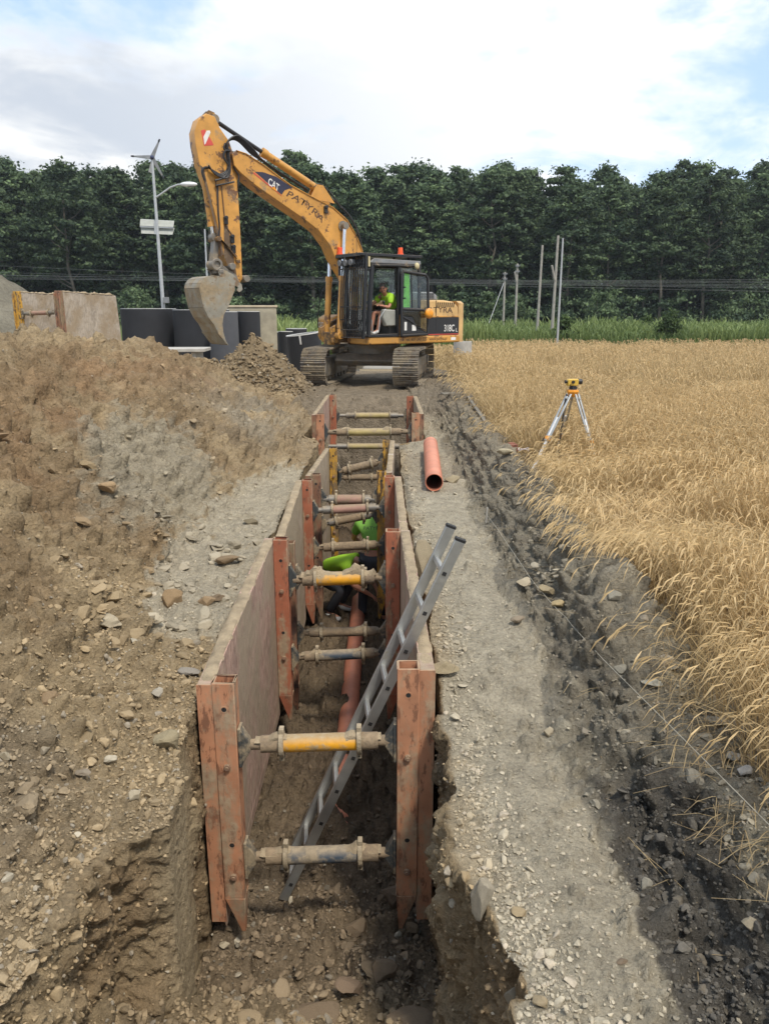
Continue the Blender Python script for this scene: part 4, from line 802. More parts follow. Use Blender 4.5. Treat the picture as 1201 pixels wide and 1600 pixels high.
# standing worker in the trench, back to the camera, bent forward (away)
fl = -2.0 + .02
J = dict(pel=(0, 0, .93), wst=(.0, -.06, 1.06), che=(.0, -.22, 1.26), nek=(.0, -.40, 1.38), hed=(0, -.50, 1.43), face=(0, -.6, -.8),
         shoL=(.19, -.29, 1.32), shoR=(-.19, -.29, 1.32), elbL=(.27, -.42, 1.07), elbR=(-.27, -.40, 1.06), wriL=(.16, -.58, .92), wriR=(-.14, -.60, .92),
         hipL=(.10, .01, .87), hipR=(-.10, .01, .87), kneL=(.13, -.08, .48), kneR=(-.13, -.06, .48), ankL=(.15, .04, .09), ankR=(-.15, .06, .09), toeL=(.17, -.11, .04), toeR=(-.17, -.09, .04))
wk = person('worker in a green shirt standing in the trench with his back to the camera', (-.15, 9.6, fl), R(180), J, M['hivisg'], M['dark'])
text(wk, 'shirt_lettering', 'PATYRA', M['inkb'], .25, .045, .004, (.125, -.065, 1.285), (-1, 0, 0), (0, -.55, .83))
J = dict(pel=(0, .30, .62), wst=(.0, .20, .72), che=(.0, -.06, .83), nek=(.0, -.26, .82), hed=(0, -.38, .76), face=(0, -.5, -.85),
         shoL=(.18, -.12, .82), shoR=(-.18, -.12, .82), elbL=(.27, -.24, .58), elbR=(-.25, -.25, .58), wriL=(.13, -.42, .44), wriR=(-.12, -.44, .42),
         hipL=(.11, .30, .57), hipR=(-.11, .30, .57), kneL=(.20, -.06, .50), kneR=(-.18, -.06, .46), ankL=(.17, .12, .09), ankR=(-.16, .16, .09), toeL=(.20, -.06, .04), toeR=(-.18, -.02, .04))
person('worker in a bright yellow-green shirt crouching bent over on the trench floor', (-.56, 9.75, fl + .03), R(70), J, M['hivis'], M['dark'], shoe=M['trainer'])

# ================================================================== EXCAVATOR
HA = R(216); EX = Vector((-.30, 20.2, .30)); fx, lx = Vector((math.cos(HA), math.sin(HA), 0)), Vector((-math.sin(HA), math.cos(HA), 0))
def pl(px, py, lat):
    d = ray(px, py); o = EX + lx * lat; a = np.array([[d[0], -fx.x], [d[1], -fx.y]]); t, u = np.linalg.solve(a, [o.x, o.y]); return (float(u), float(CAMH + t * d[2] - EX.z))
ex = empty('excavator', EX, 'yellow tracked excavator with raised boom standing beyond the far end of the trench', 'excavator')
def up(b, name, mat, parent=None, **k):
    return b.build(name, M[mat] if isinstance(mat, str) else mat, parent or ex, rz=HA if parent is None else None, **k)
# --- undercarriage
TA = R(90 - 9); GA = 1.10
tdir = Vector((math.cos(TA), math.sin(TA), 0)); tl = Vector((-math.sin(TA), math.cos(TA), 0))
def trk(b, name, mat, parent=None, **k): return b.build(name, M[mat], parent or ex, rz=TA if parent is None else None, **k)
trk(MB().prism([(-.75, .55), (-.55, .72), (.55, .72), (.75, .55), (.6, .42), (-.6, .42)], -GA + .25, GA - .25).box((0, 0, .60), (1.1, 1.2, .28)), 'car_body', 'steel', bevel=.02)
trk(MB().cyl((0, 0, .72), (0, 0, .98), .62, n=40).cyl((0, 0, .86), (0, 0, .94), .70, n=40), 'slew_ring', 'steel')
hl, rr = 1.55, .41
def loop(s):
    per = 4 * hl + 2 * math.pi * rr; s = (s % 1) * per
    if s < 2 * hl: return Vector((-hl + s, 0, .86 + 0)), Vector((1, 0, 0)), Vector((0, 0, 1))
    s -= 2 * hl
    if s < math.pi * rr: a = math.pi / 2 - s / rr; return Vector((hl + rr * math.cos(a), 0, .45 + rr * math.sin(a))), Vector((math.sin(a), 0, -math.cos(a))), Vector((math.cos(a), 0, math.sin(a)))
    s -= math.pi * rr
    if s < 2 * hl: return Vector((hl - s, 0, .04)), Vector((-1, 0, 0)), Vector((0, 0, -1))
    s -= 2 * hl; a = -math.pi / 2 - s / rr; return Vector((-hl + rr * math.cos(a), 0, .45 + rr * math.sin(a))), Vector((math.sin(a), 0, -math.cos(a))), Vector((math.cos(a), 0, math.sin(a)))
for sd_ in (-1, 1):
    yc = sd_ * GA; b = MB(); NS = 46
    for i in range(NS):
        p, t_, n_ = loop((i + .5) / NS); p = p + Vector((0, yc, 0)); Rm = Matrix((t_, Vector((0, 1, 0)), n_)).transposed(); b.box(p, (.168, .60, .02), Rm)
        for q in (-.055, .0, .055): b.box(p + t_ * q + n_ * .022, (.014, .60, .03), Rm)
        b.box(p - n_ * .045, (.12, .10, .07), Rm)
    ch = trk(b, 'track_chain', 'trackm', smooth=0)
    trk(MB().prism([(-1.35, .28), (-1.2, .62), (1.2, .62), (1.35, .28), (1.2, .18), (-1.2, .18)], yc - .16, yc + .16), 'track_frame', 'steel', bevel=.02)
    for u in (-hl, hl):
        w_ = MB().cyl((u, yc - .06, .45), (u, yc + .06, .45), .36, n=28).cyl((u, yc - .17, .45), (u, yc + .17, .45), .15, n=20); trk(w_, 'sprocket' if u > 0 else 'idler', 'steel')
    for u in (-1.1, -.72, -.36, 0, .36, .72, 1.1): trk(MB().cyl((u, yc - .14, .17), (u, yc + .14, .17), .10, n=16), 'track_roller', 'steel')
    for u in (-.6, .6): trk(MB().cyl((u, yc - .1, .72), (u, yc + .1, .72), .075, n=14), 'carrier_roller', 'steel')
# --- upper frame, engine house, counterweight
ZF, ZT = .98, 1.16
up(MB().prism([(1.02, ZF), (1.02, ZT), (-1.85, ZT), (-1.85, ZF)], .36, 1.27).prism([(.8, ZF), (.8, ZT - .002), (-1.9, ZT - .002), (-1.9, ZF)], -1.2, .36), 'upper_frame', 'ochre', bevel=.03)
up(MB().prism([(1.35, 1.0), (1.40, 1.35), (.2, 1.9), (-.3, 1.9), (-.5, 1.0)], -.30, -.24).prism([(1.35, 1.0), (1.40, 1.35), (.2, 1.9), (-.3, 1.9), (-.5, 1.0)], .12, .18).box((1.2, -.06, 1.1), (.3, .3, .3)), 'boom_mount', 'ochre_dirty', bevel=.01)
tb = up(MB().prism([(.10, 1.0), (.10, 1.66), (.72, 1.66), (.88, 1.58), (.90, 1.12), (.84, 1.0)], -1.24, -.52), 'tool_box', 'ochre', bevel=.04)
up(MB().box((.903, -.80, 1.42), (.006, .16, .20)).box((.903, -.80, 1.36), (.012, .13, .02)), 'vent_grille', 'ink')
text(ex, 'front_lettering', 'CAT', M['white'], .24, .13, .0, (.905, -1.17, 1.34), (0, 1, 0), (0, 0, 1), rz=HA)
hood = MB().prism([(-.45, ZT + .002), (-.45, 2.02), (-1.3, 2.02), (-1.62, 1.98), (-1.78, 1.86), (-1.82, 1.6), (-1.82, ZT + .002)], -1.20, 1.245)
hd_ = up(hood, 'engine_hood', 'ochrepale', bevel=.04)
up(MB().prism([(-.80, ZT + .01), (-.80, 1.60), (-1.812, 1.60), (-1.812, ZT + .01)], 1.244, 1.256), 'side_door', 'blackp', bevel=.004)
up(MB().box((-1.08, 1.25, 1.62), (1.44, .02, .025)), 'trim_strip', 'ochre'); up(MB().box((-1.30, 1.258, 1.185), (1.0, .006, .02)), 'red_stripe', 'red')
up(MB().box((-1.05, 1.252, 1.6), (.012, .012, .82)), 'door_seam', 'inkb')
gr = MB()
for i in range(9): gr.box((-1.10 - .066 * i, 1.248, 1.905), (.028, .012, .115), Matrix.Rotation(R(-12), 3, 'Y'))
up(gr, 'hood_louvres', 'inkb')
text(ex, 'hood_lettering', 'PATYRA', M['ink'], .92, .135, .0, (-.68, 1.2475, 1.70), (-1, 0, 0), rz=HA, bold=.012, arc=lambda t: .018 * math.sin(math.pi * t))
text(ex, 'model_number', '318C', M['white'], .34, .17, .0, (-1.32, 1.259, 1.25), (-1, 0, 0), rz=HA, bold=.012); text(ex, 'model_suffix', 'L', M['white'], .06, .09, .0, (-1.71, 1.259, 1.24), (-1, 0, 0), rz=HA)
text(ex, 'phone_lettering', 'tel. 607 243 525   www.patyra.pl', M['ink'], 1.30, .10, .0, (-.10, 1.2725, 1.02), (-1, 0, 0), rz=HA, bold=.014)
up(MB().box((-1.62, 1.272, 1.07), (.16, .004, .07)), 'sticker', 'white')
cw = MB(); pts = [(-1.84 - .50 * math.sin(math.pi * k / 14) ** .75 * 1.0, 1.20 * math.cos(math.pi * k / 14)) for k in range(15)]
n = len(pts); cw.add([(p[0], p[1] - .0, .98) for p in pts] + [(p[0], p[1], 1.94) for p in pts] + [(p[0] * .97, p[1] * .96, 2.0) for p in pts], [tuple(range(n)), tuple(range(3 * n - 1, 2 * n - 1, -1))] + [(i + k * n, i + (k + 1) * n, (i + 1) % n + (k + 1) * n, (i + 1) % n + k * n) for i in range(n) for k in (0, 1)])
up(cw, 'counterweight', 'ochrepale')
eb = up(MB().prism([(-.75, 2.02), (-.75, 2.22), (-1.35, 2.22), (-1.5, 2.14), (-1.52, 2.02)], -.3, .75), 'engine_cover', 'greyp', bevel=.03)
gr = MB().box((-1.08, .752, 2.12), (.62, .006, .15)); up(gr, 'cover_grille', 'inkb'); gr = MB()
for i in range(4): gr.box((-1.08, .757, 2.06 + .037 * i), (.62, .006, .008))
for i in range(14): gr.box((-.79 - .045 * i, .758, 2.12), (.008, .006, .15))
up(gr, 'grille_bars', 'greyp'); up(MB().cyl((-1.1, -.7, 2.0), (-1.1, -.7, 2.45), .06, n=14), 'exhaust', 'black')
# --- cab
C0, C1, L0, L1_, ZC = -.50, 1.00, .32, 1.26, 2.84
up(MB().box(((C0 + C1) / 2, (L0 + L1_) / 2, 1.175), (C1 - C0, L1_ - L0, .03)), 'cab_floor', 'steel')
cb = MB(); r_ = .035
for (u, l_) in ((C1, L0), (C0, L0), (C0, L1_)): cb.beam((u, l_, ZT), (u * .985, l_, ZC), .07, .07, up=(1, 0, 0))
cb.beam((C1 + .02, L1_, ZT), (C1 - .10, L1_, ZC), .10, .08, up=(1, 0, 0)); cb.beam((.12, L1_, ZT), (.12, L1_, ZC), .07, .09, up=(1, 0, 0))
for z_ in (ZT + .03, ZC - .03):
    for l_ in (L0, L1_): cb.beam((C0, l_, z_), (C1 - (.1 if z_ > 2 else 0), l_, z_), .06, .07)
    for u in (C0, C1 - (.08 if z_ > 2 else 0)): cb.beam((u, L0, z_), (u, L1_, z_), .06, .07)
cb.beam((C0, L0, 1.75), (C1, L0, 1.75), .05, .06); cb.beam((C0, L1_, 1.80), (.12, L1_, 1.80), .05, .06)
cab = up(cb, 'cab_frame', 'black', bevel=.012)
up(MB().prism([(C0 - .03, ZC), (C0 - .02, ZC + .08), (C1 - .15, ZC + .10), (C1 - .04, ZC + .02), (C1 - .04, ZC)], L0 - .02, L1_ + .02), 'cab_roof', 'greyp', bevel=.03)
up(MB().prism([(C0 + .02, ZC - .02), (C1 - .1, ZC - .02), (C1 - .1, ZC - .005), (C0 + .02, ZC - .005)], L0 + .03, L1_ - .03), 'headliner', 'yellowseat')
up(MB().box(((C0 + .12) / 2, L1_, 1.50), (.56, .02, .56)).box((C0, .8, 1.45), (.02, .9, .5)).box((.25, L0, 1.45), (1.4, .02, .55)), 'cab_panel', 'blackp')
for nm, b in (('side_window', MB().box((-.19, L1_ - .002, 2.29), (.55, .006, .92))), ('rear_window', MB().box((C0 + .002, .79, 2.25), (.006, .86, 1.0))), ('right_window', MB().box((.25, L0 + .002, 2.25), (1.42, .006, .95))), ('windscreen', MB().hexa([(C1 - .005, L0 + .04, 1.25), (C1 + .001, L0 + .04, 1.25), (C1 + .001, L1_ - .06, 1.25), (C1 - .005, L1_ - .06, 1.25)], [(C1 - .085, L0 + .04, 2.78), (C1 - .079, L0 + .04, 2.78), (C1 - .079, L1_ - .06, 2.78), (C1 - .085, L1_ - .06, 2.78)]))): up(b, nm, 'glass', smooth=0)
# canopy guard and front bars
up(MB().prism([(-.55, 3.02), (-.55, 3.05), (1.25, 3.05), (1.25, 3.02)], L0 - .12, L1_ + .03).box((.35, L1_ + .02, 3.015), (1.8, .03, .06)).box((1.24, .76, 3.01), (.03, 1.06, .07)).box((.9, .5, 2.96), (.05, .05, .14)).box((.9, 1.1, 2.96), (.05, .05, .14)).box((-.3, .5, 2.95), (.05, .05, .14)).box((-.3, 1.1, 2.95), (.05, .05, .14)), 'roof_guard', 'black', bevel=.006)
gb = MB(); GU = 1.17
gb.beam((GU, L0 - .06, 1.12), (GU - .02, L0 - .06, 3.0), .045, .045, up=(1, 0, 0)).beam((GU, L1_ + .02, 1.12), (GU - .1, L1_ + .02, 3.0), .06, .06, up=(1, 0, 0))
gb.beam((GU, L1_ + .02, 1.2), (1.0, L1_, 1.2), .04, .04).beam((GU - .1, L1_ + .02, 2.7), (.92, L1_, 2.7), .04, .04)
fg = up(gb, 'front_guard', 'black', bevel=.006); gb = MB()
for i in range(11):
    l_ = L0 - .03 + (L1_ - L0 + .02) * i / 10; x0 = .045 * math.sin(i * 1.3)
    gb.tube([(GU + .03, l_, 1.14), (GU + .075 + .01 * x0, l_ + x0 * .2, 1.6), (GU + .05, l_ + x0 * .3, 2.1), (GU + .0, l_, 2.62), (GU - .07, l_, 2.98)], .0125, 6)
for z_ in (1.14, 1.32, 1.55, 1.85, 2.72): gb.tube([(GU + .05 - max(0, z_ - 2.2) * .1, L0 - .05, z_), (GU + .05 - max(0, z_ - 2.2) * .1, L1_ + .02, z_)], .013, 6)
gb.build('guard_bars', M['black'], fg)
for l_ in (.42, .66, .9): up(MB().cyl((GU + .04, l_, 2.86), (GU + .10, l_, 2.85), .07, n=14).box((GU + .02, l_, 2.86), (.05, .1, .1)), 'work_light', 'greyp')
up(MB().tube([(C1 - .12, L1_ + .045, 2.78), (C0 + .2, L1_ + .045, 2.80)], .028, 10), 'gutter_tube', 'black'); up(MB().ball((C0 + .12, L1_ + .05, 2.80), (.07, .05, .08)), 'door_bumper', 'cream'); up(MB().box((C1 + .02, L1_ + .05, 2.86), (.05, .03, .22)), 'grab_bar', 'cream')
for (u, l_) in ((-.08, 1.05), (1.16, .30)): up(MB().cyl((u, l_, 3.051), (u, l_, 3.09), .075, n=20).cyl((u, l_, 3.09), (u, l_, 3.22), .062, .055, n=20), 'beacon', 'orangelamp', bevel=.006)
up(MB().tube([(.75, .4, 3.05), (.75, .4, 3.12)], .02, 8).tube([(.75, .4, 3.12), (.74, .4, 3.7)], .006, 5), 'antenna', 'black')
# door folded back along the side
DX0, DX1, DL = .10, -.72, 1.345
db = MB(); db.tube([(DX0, DL, 1.18), (DX0, DL, 2.60), (DX0 - .04, DL, 2.66), (DX1 + .10, DL, 2.60), (DX1 + .03, DL, 2.52), (DX1 + .0, DL, 1.85), (DX1 + .02, DL, 1.20), (DX0, DL, 1.18)], .036, 8).tube([(DX0, DL, 1.80), (DX1 + .2, DL, 1.78), (DX1, DL, 1.74)], .032, 8).tube([(DX0 - .32, DL, 1.80), (DX0 - .28, DL, 2.6)], .018, 6)
dr = up(db, 'door', 'black')
MB().prism([(DX0 - .03, 1.22), (DX0 - .03, 1.66), (DX0 - .1, 1.62), (DX0 - .32, 1.6), (DX0 - .45, 1.38), (DX1 + .06, 1.26), (DX1 + .05, 1.22)], DL - .015, DL + .015).tube([(DX0 - .02, DL + .02, 1.62), (DX0 - .25, DL + .03, 1.52), (DX0 - .5, DL + .03, 1.36), (DX1 + .1, DL + .03, 1.30)], .014, 6).build('lower_panel', M['blackp'], dr, bevel=.006)
MB().prism([(DX0 - .04, 1.83), (DX0 - .05, 2.60), (DX1 + .10, 2.56), (DX1 + .04, 2.48), (DX1 + .02, 1.80)], DL - .004, DL + .004).prism([(DX0 - .04, 1.66), (DX0 - .04, 1.77), (DX1 + .02, 1.74), (DX1 + .02, 1.28), (DX0 - .46, 1.42), (DX0 - .33, 1.64)], DL - .004, DL + .004).build('pane', M['glass'], dr, smooth=0)
MB().box((DX0 - .11, DL + .018, 1.40), (.07, .006, .20)).build('sticker', M['white'], dr); MB().box((DX0 - .37, DL + .018, 1.36), (.12, .006, .14)).build('sticker', M['white'], dr); MB().box((DX0 - .05, DL + .05, 2.05), (.04, .05, .03)).box((DX0 - .05, DL + .05, 2.3), (.04, .05, .03)).build('handle', M['black'], dr)
up(MB().ball((-.66, 1.46, 1.70), (.125, .07, .125), 18, 12).tube([(-.60, 1.27, 1.66), (-.66, 1.43, 1.70)], .015, 6), 'rear_lamp', 'amber')
up(MB().box((.10, 1.285, 1.42), (.055, .03, .50)), 'door_post', 'ochre')
up(MB().prism([(.04, 1.84), (.0, 2.62), (-.14, 2.62), (-.17, 1.84)], 1.30, 1.325), 'hanging_vest', plain('hanging fluorescent vest', (.25, .75, .12), .8, var=.2))
# interior
up(MB().prism([(-.30, 1.55), (.28, 1.55), (.30, 1.66), (-.28, 1.68)], .55, 1.05).prism([(-.36, 1.66), (-.22, 1.68), (-.34, 2.5), (-.46, 2.48)], .56, 1.04).box((0, .8, 1.36), (.4, .4, .36)), 'driver_seat', 'seat', bevel=.03)
up(MB().prism([(.10, 1.40), (.12, 1.78), (.48, 1.80), (.52, 1.62), (.42, 1.40)], 1.02, 1.16), 'console', 'seatg', bevel=.03); up(MB().prism([(-.1, 1.3), (-.1, 1.75), (.4, 1.75), (.45, 1.5)], .38, .50), 'console', 'seatg', bevel=.03)
for (l_, u) in ((1.1, .40), (.44, .42)): up(MB().tube([(u, l_, 1.76), (u + .04, l_, 1.93)], .012, 6).ball((u + .045, l_, 1.96), (.025, .025, .045)), 'joystick', 'blackp')
up(MB().tube([(.45, 1.17, 1.80), (.62, 1.19, 1.62), (.66, 1.19, 1.30)], .012, 6).tube([(.62, .7, 1.18), (.66, .7, 1.55)], .012, 6).tube([(.62, .9, 1.18), (.66, .9, 1.55)], .012, 6).box((.7, .8, 1.2), (.25, .5, .03)), 'levers', 'alu')
# --- boom, stick, bucket traced in their own plane
def tr(pts, lat): return [pl(a, b, lat) for a, b in pts]
BL_ = .25
boom = tr([(366, 258), (363, 240), (369, 235), (384, 240), (412, 258), (452, 288), (488, 308), (520, 324), (542, 344), (556, 368), (565, 390), (567, 402)], BL_) + [(.32, 2.5), (.20, 1.95), (.12, 1.62), (.35, 1.50), (.62, 1.78), (.80, 2.35)] + tr([(524, 404), (516, 384), (498, 360), (472, 340), (440, 318), (400, 290), (376, 270)], BL_)
bo = up(MB().prism(boom, -.18, BL_ + .0), 'boom', 'ochre', bevel=.012)
rim = MB()
for q in (BL_ + .001, -.192):
    for i in range(0, 11): a, b2 = boom[i + 1 if i + 1 < 12 else 0], boom[i]; rim.beam((a[0], q + .006, a[1]), (b2[0], q + .006, b2[1]), .014, .03, up=(0, 1, 0)) if i > 1 else None
rim.build('weld_flange', M['ochre'], bo)
dec = tr([(398, 268), (411, 269), (431, 276), (457, 293), (445, 297), (440, 304)], BL_ + .004); MB().prism(dec, BL_ + .001, BL_ + .005).build('decal', plain('navy decal', (.03, .03, .06), .5), bo)
dl = tr([(397, 269), (439.5, 305), (441, 307), (396, 271)], BL_ + .004); MB().prism(dl, BL_ + .0015, BL_ + .006).build('decal_stripe', M['red'], bo)
def ptext(parent, s, pa, pb, pc, mat, lat, name, **k):     # baseline from pa to pb, pc gives the height above pa
    a, b2, c = (Vector((*pl(*q, lat), 0)) for q in (pa, pb, pc)); xd = (b2 - a); yd = (c - a); return text(parent, name, s, mat, xd.length, yd.length, .0, (a.x, lat, a.y), (xd.x, 0, xd.y), (yd.x, 0, yd.y), **k)
ptext(bo, 'CAT', (418.5, 288), (435, 299.5), (420.5, 277), M['white'], BL_ + .008, 'decal_lettering', bold=.02)
tri = tr([(424, 294), (433, 299), (429, 291)], BL_ + .008); MB().prism(tri, BL_ + .005, BL_ + .0095).build('decal_triangle', M['amber'], bo)
ptext(bo, 'PATYRA', (447, 306), (503, 349), (452, 298), M['ink'], BL_ + .003, 'boom_lettering', bold=.01, arc=lambda t: .06 * math.sin(math.pi * t))
SL_ = .15
stick = tr([(304, 206), (310, 186), (322, 177), (336, 182), (344, 200), (358, 220), (368, 250), (373, 312), (377, 384), (379, 436), (374, 444), (364, 438), (350, 400), (338, 340), (324, 290), (312, 256), (306, 226)], SL_)
so_ = up(MB().prism(stick, -.15, SL_), 'stick', 'ochre', bevel=.012)
MB().prism(tr([(350, 352), (356, 352), (371, 436), (364, 438), (350, 400)], SL_ + .002), SL_ + .001, SL_ + .006).prism(tr([(313, 258), (318, 262), (336, 340), (350, 398), (346, 398), (334, 345)], SL_ + .003), SL_ + .001, SL_ + .007).build('mud_smear', worn('mud smear', (.13, .085, .05), amt=.3, sc=4), so_)
wd_ = MB()
for seg in (((337, 280), (346, 400)), ((346, 290), (352, 352)), ((352, 352), (366, 372))):
    a, b2 = tr(seg, SL_ + .01); wd_.beam((a[0], SL_ + .012, a[1]), (b2[0], SL_ + .012, b2[1]), .02, .02, up=(0, 1, 0))
wd_.build('hard_line', M['ink'], so_)
for nm, q, mt in (('decal_red', [(314, 204), (320, 202), (332, 222), (334, 227), (319, 228)], 'red'), ('decal_white', [(318, 214), (323, 204), (328, 204), (329, 207), (321, 225), (319.5, 226)], 'white')):
    MB().prism(tr(q, SL_ + .003), SL_ + .001, SL_ + (.004 if nm == 'decal_red' else .007)).build(nm, M[mt], so_)
def cylr(name, pa, pb, lat, fr, rb, rrod, mat='ochre', rod='chrome', parent=None):
    a = Vector((pa[0], lat, pa[1])); b2 = Vector((pb[0], lat, pb[1])); c = up(MB().cyl(a, a.lerp(b2, fr), rb, n=20).cyl(a.lerp(b2, fr - .035), a.lerp(b2, fr + .01), rb * 1.18, n=20).cyl(a - Vector((0, rb, 0)), a + Vector((0, rb, 0)), rb * 1.2, n=18), name, mat)
    MB().cyl(a.lerp(b2, fr), b2, rrod, n=14).build('rod', M[rod], c); MB().cyl(b2 - Vector((0, rb * 1.15, 0)), b2 + Vector((0, rb * 1.15, 0)), rb * 1.05, n=16).build('rod_eye', M['steel'], c); return c
pe = pl(538, 353, .33)
for l_ in (-.26, .33): cylr('boom_cylinder', (1.22, 1.18), pe, l_, .54, .075, .045)
MB().cyl((pe[0], -.30, pe[1]), (pe[0], .40, pe[1]), .06, n=16).ring((pe[0], .24, pe[1]), (pe[0], .28, pe[1]), .12, .05, 20).build('boom_pin', M['steel'], bo)
cylr('stick_cylinder', pl(498, 297, .03), pl(334, 187, .03), .03, .56, .085, .045, rod='black')
sb = tr([(484, 310), (494, 288), (504, 290), (522, 318)], .1); MB().prism(sb, -.10, -.07).prism(sb, .10, .13).build('cylinder_bracket', M['ochre'], bo); a, b2 = tr([(334, 187), (338, 196)], 0)
MB().prism(tr([(318, 180), (326, 172), (335, 176), (343, 196), (336, 198)], .1), .08, .11).prism(tr([(318, 180), (326, 172), (335, 176), (343, 196), (336, 198)], .1), -.05, -.02).build('nose_bracket', M['ochre_dirty'], so_)
cylr('bucket_cylinder', pl(314, 236, -.0), pl(334, 371, -.0), .0 , .86, .085, .045); so2 = pl(314, 240, 0)
MB().cyl((so2[0], -.13, so2[1]), (so2[0], .13, so2[1]), .10, n=16).box((so2[0] - .1, 0, so2[1] - .05), (.2, .2, .16)).build('cylinder_base', M['steel'], so_)
J1 = pl(336, 374, 0); J2 = pl(366, 408, 0); J3 = pl(333, 414, 0); J4 = pl(356, 417, 0); J5 = pl(378, 436, 0)
lk = MB()
for l_ in (-.19, .19): lk.beam((J1[0], l_, J1[1]), (J2[0], l_, J2[1]), .035, .10, up=(0, 1, 0)) if False else lk.prism([(J1[0] - .05, J1[1]), (J1[0] + .05, J1[1] + .05), (J2[0] + .0, J2[1] + .08), (J2[0] - .06, J2[1] - .05)], l_ - .02, l_ + .02)
lk.cyl((J1[0], -.24, J1[1]), (J1[0], .24, J1[1]), .055, n=14).cyl((J2[0], -.22, J2[1]), (J2[0], .22, J2[1]), .05, n=14); up(lk, 'link_arm', 'ochre_dirty')
up(MB().prism([(J1[0] - .06, J1[1]), (J1[0] + .05, J1[1]), (J3[0] + .07, J3[1]), (J3[0] - .06, J3[1])], -.10, .10).cyl((J3[0], -.16, J3[1]), (J3[0], .2, J3[1]), .10, n=18).ring((J3[0], .2, J3[1]), (J3[0], .24, J3[1]), .13, .07, 20), 'bucket_link', 'steel', bevel=.01)
up(MB().cyl((J4[0], -.26, J4[1]), (J4[0], .27, J4[1]), .075, n=16).cyl((J5[0], -.26, J5[1]), (J5[0], .27, J5[1]), .075, n=16).prism(tr([(333, 420), (345, 412), (370, 430), (376, 446), (362, 440), (342, 428)], .18), -.18, -.14).prism(tr([(333, 420), (345, 412), (370, 430), (376, 446), (362, 440), (342, 428)], .18), .14, .18), 'quick_hitch', 'steel', bevel=.008)
BW = .43; bk = tr([(326, 433), (319, 436.5), (315, 443), (313.5, 450), (315.5, 460), (320, 480), (328, 496), (336, 506), (345, 524), (354.5, 537), (349, 518), (348, 506), (350, 492), (359, 475), (366, 456), (367, 446), (352, 434), (342, 433)], BW)
back = tr([(343, 433), (334, 432), (326, 433), (319, 436.5), (315, 443), (313.5, 450), (315.5, 460), (320, 480), (328, 496), (336, 506), (345, 524), (354.5, 537)], BW)
sh = MB(); nb = len(back)
for q in range(nb - 1):
    (a0, a1), (b0, b1) = back[q], back[q + 1]; d = Vector((b0 - a0, b1 - a1)).normalized(); nn = Vector((-d.y, d.x)) * .022
    sh.hexa([(a0, -BW, a1), (a0, BW, a1), (b0, BW, b1), (b0, -BW, b1)], [(a0 + nn.x, -BW, a1 + nn.y), (a0 + nn.x, BW, a1 + nn.y), (b0 + nn.x, BW, b1 + nn.y), (b0 + nn.x, -BW, b1 + nn.y)])
bu = up(sh, 'bucket', 'bucket', smooth=50)
for l_ in (-BW, BW - .025): MB().prism(bk, l_, l_ + .026).build('side_plate', M['bucket'], bu, bevel=.005)
ear = tr([(343, 436), (340, 420), (348, 421), (364, 429), (377, 445), (378, 453), (373, 457), (369, 454), (371, 449), (366, 446), (366, 456), (352, 440)], .2)
for l_ in (-.22, .20): MB().prism(ear, l_, l_ + .04).build('ear', M['bucket'], bu, bevel=.006)
MB().box((pl(345, 424, .2)[0], 0, pl(345, 424, .2)[1]), (.10, .5, .08)).build('hitch_bar', M['steel'], bu, bevel=.01)
wp = MB()
for q in (6, 7, 8, 9):
    (a0, a1) = back[q]; d = (Vector(back[q + 1]) - Vector(back[q - 1])).normalized(); wp.beam((a0 - .012, -BW - .003, a1), (a0 - .012, BW + .004, a1), .014, .05, up=(d.x, 0, d.y))
wp.build('wear_strip', M['bucket'], bu); (a0, a1), (b0, b1) = back[-2], back[-1]; d = Vector((b0 - a0, b1 - a1)).normalized()
MB().hexa([(b0 - d.x * .30 - .03, -BW - .01, b1 - d.y * .30), (b0 - d.x * .30 - .03, BW + .012, b1 - d.y * .30), (b0 + d.x * .04 - .012, BW + .012, b1 + d.y * .04), (b0 + d.x * .04 - .012, -BW - .01, b1 + d.y * .04)],
          [(b0 - d.x * .30 + .03, -BW - .01, b1 - d.y * .30), (b0 - d.x * .30 + .03, BW + .012, b1 - d.y * .30), (b0 + d.x * .04 + .0, BW + .012, b1 + d.y * .04), (b0 + d.x * .04 + .0, -BW - .01, b1 + d.y * .04)]).build('cutting_edge', M['bucket'], bu)
# hoses
def hose(pts, lat, r=.02, par=None, lat2=None):
    n = len(pts); q = []
    for i, (a, b2) in enumerate(pts):
        la = lat + ((lat2 if lat2 is not None else lat) - lat) * i / (n - 1); u, z_ = pl(a, b2, la); q.append(Vector((u, la, z_)))
    o2 = []      # smooth
    for i in range(n - 1):
        p0, p1, p2, p3 = q[max(i - 1, 0)], q[i], q[i + 1], q[min(i + 2, n - 1)]
        for k in range(6): t = k / 6; o2.append(.5 * ((2 * p1) + (p2 - p0) * t + (2 * p0 - 5 * p1 + 4 * p2 - p3) * t * t + (3 * p1 - p0 - 3 * p2 + p3) * t ** 3))
    return up(MB().tube(o2 + [q[-1]], r, 7), 'hose', 'rubber')
for k in range(5):
    dx = k * 1.6; hose([(326 , 262 - k), (336, 268 + k), (346 + dx, 272 + dx), (356 + dx * .6, 262 + dx), (354 + dx * .6, 240), (353 + dx * .4, 226 - k), (362 + dx, 218 - k * 1.5), (374 + dx, 222 - k), (392 + dx, 240 - k), (410, 252 - k * .6), (440, 273 - k * .6), (480, 298 - k * .6)], .20 + .012 * k, .017)
hose([(336, 282), (350, 277), (359, 262), (357, 240), (350, 232), (352, 224)], .24, .02); hose([(337, 290), (352, 287), (366, 284)], .2, .018); hose([(362, 240), (366, 262), (373, 275), (372, 290)], .20, .018); hose([(360, 236), (352, 236), (350, 246), (356, 256)], .27, .022)
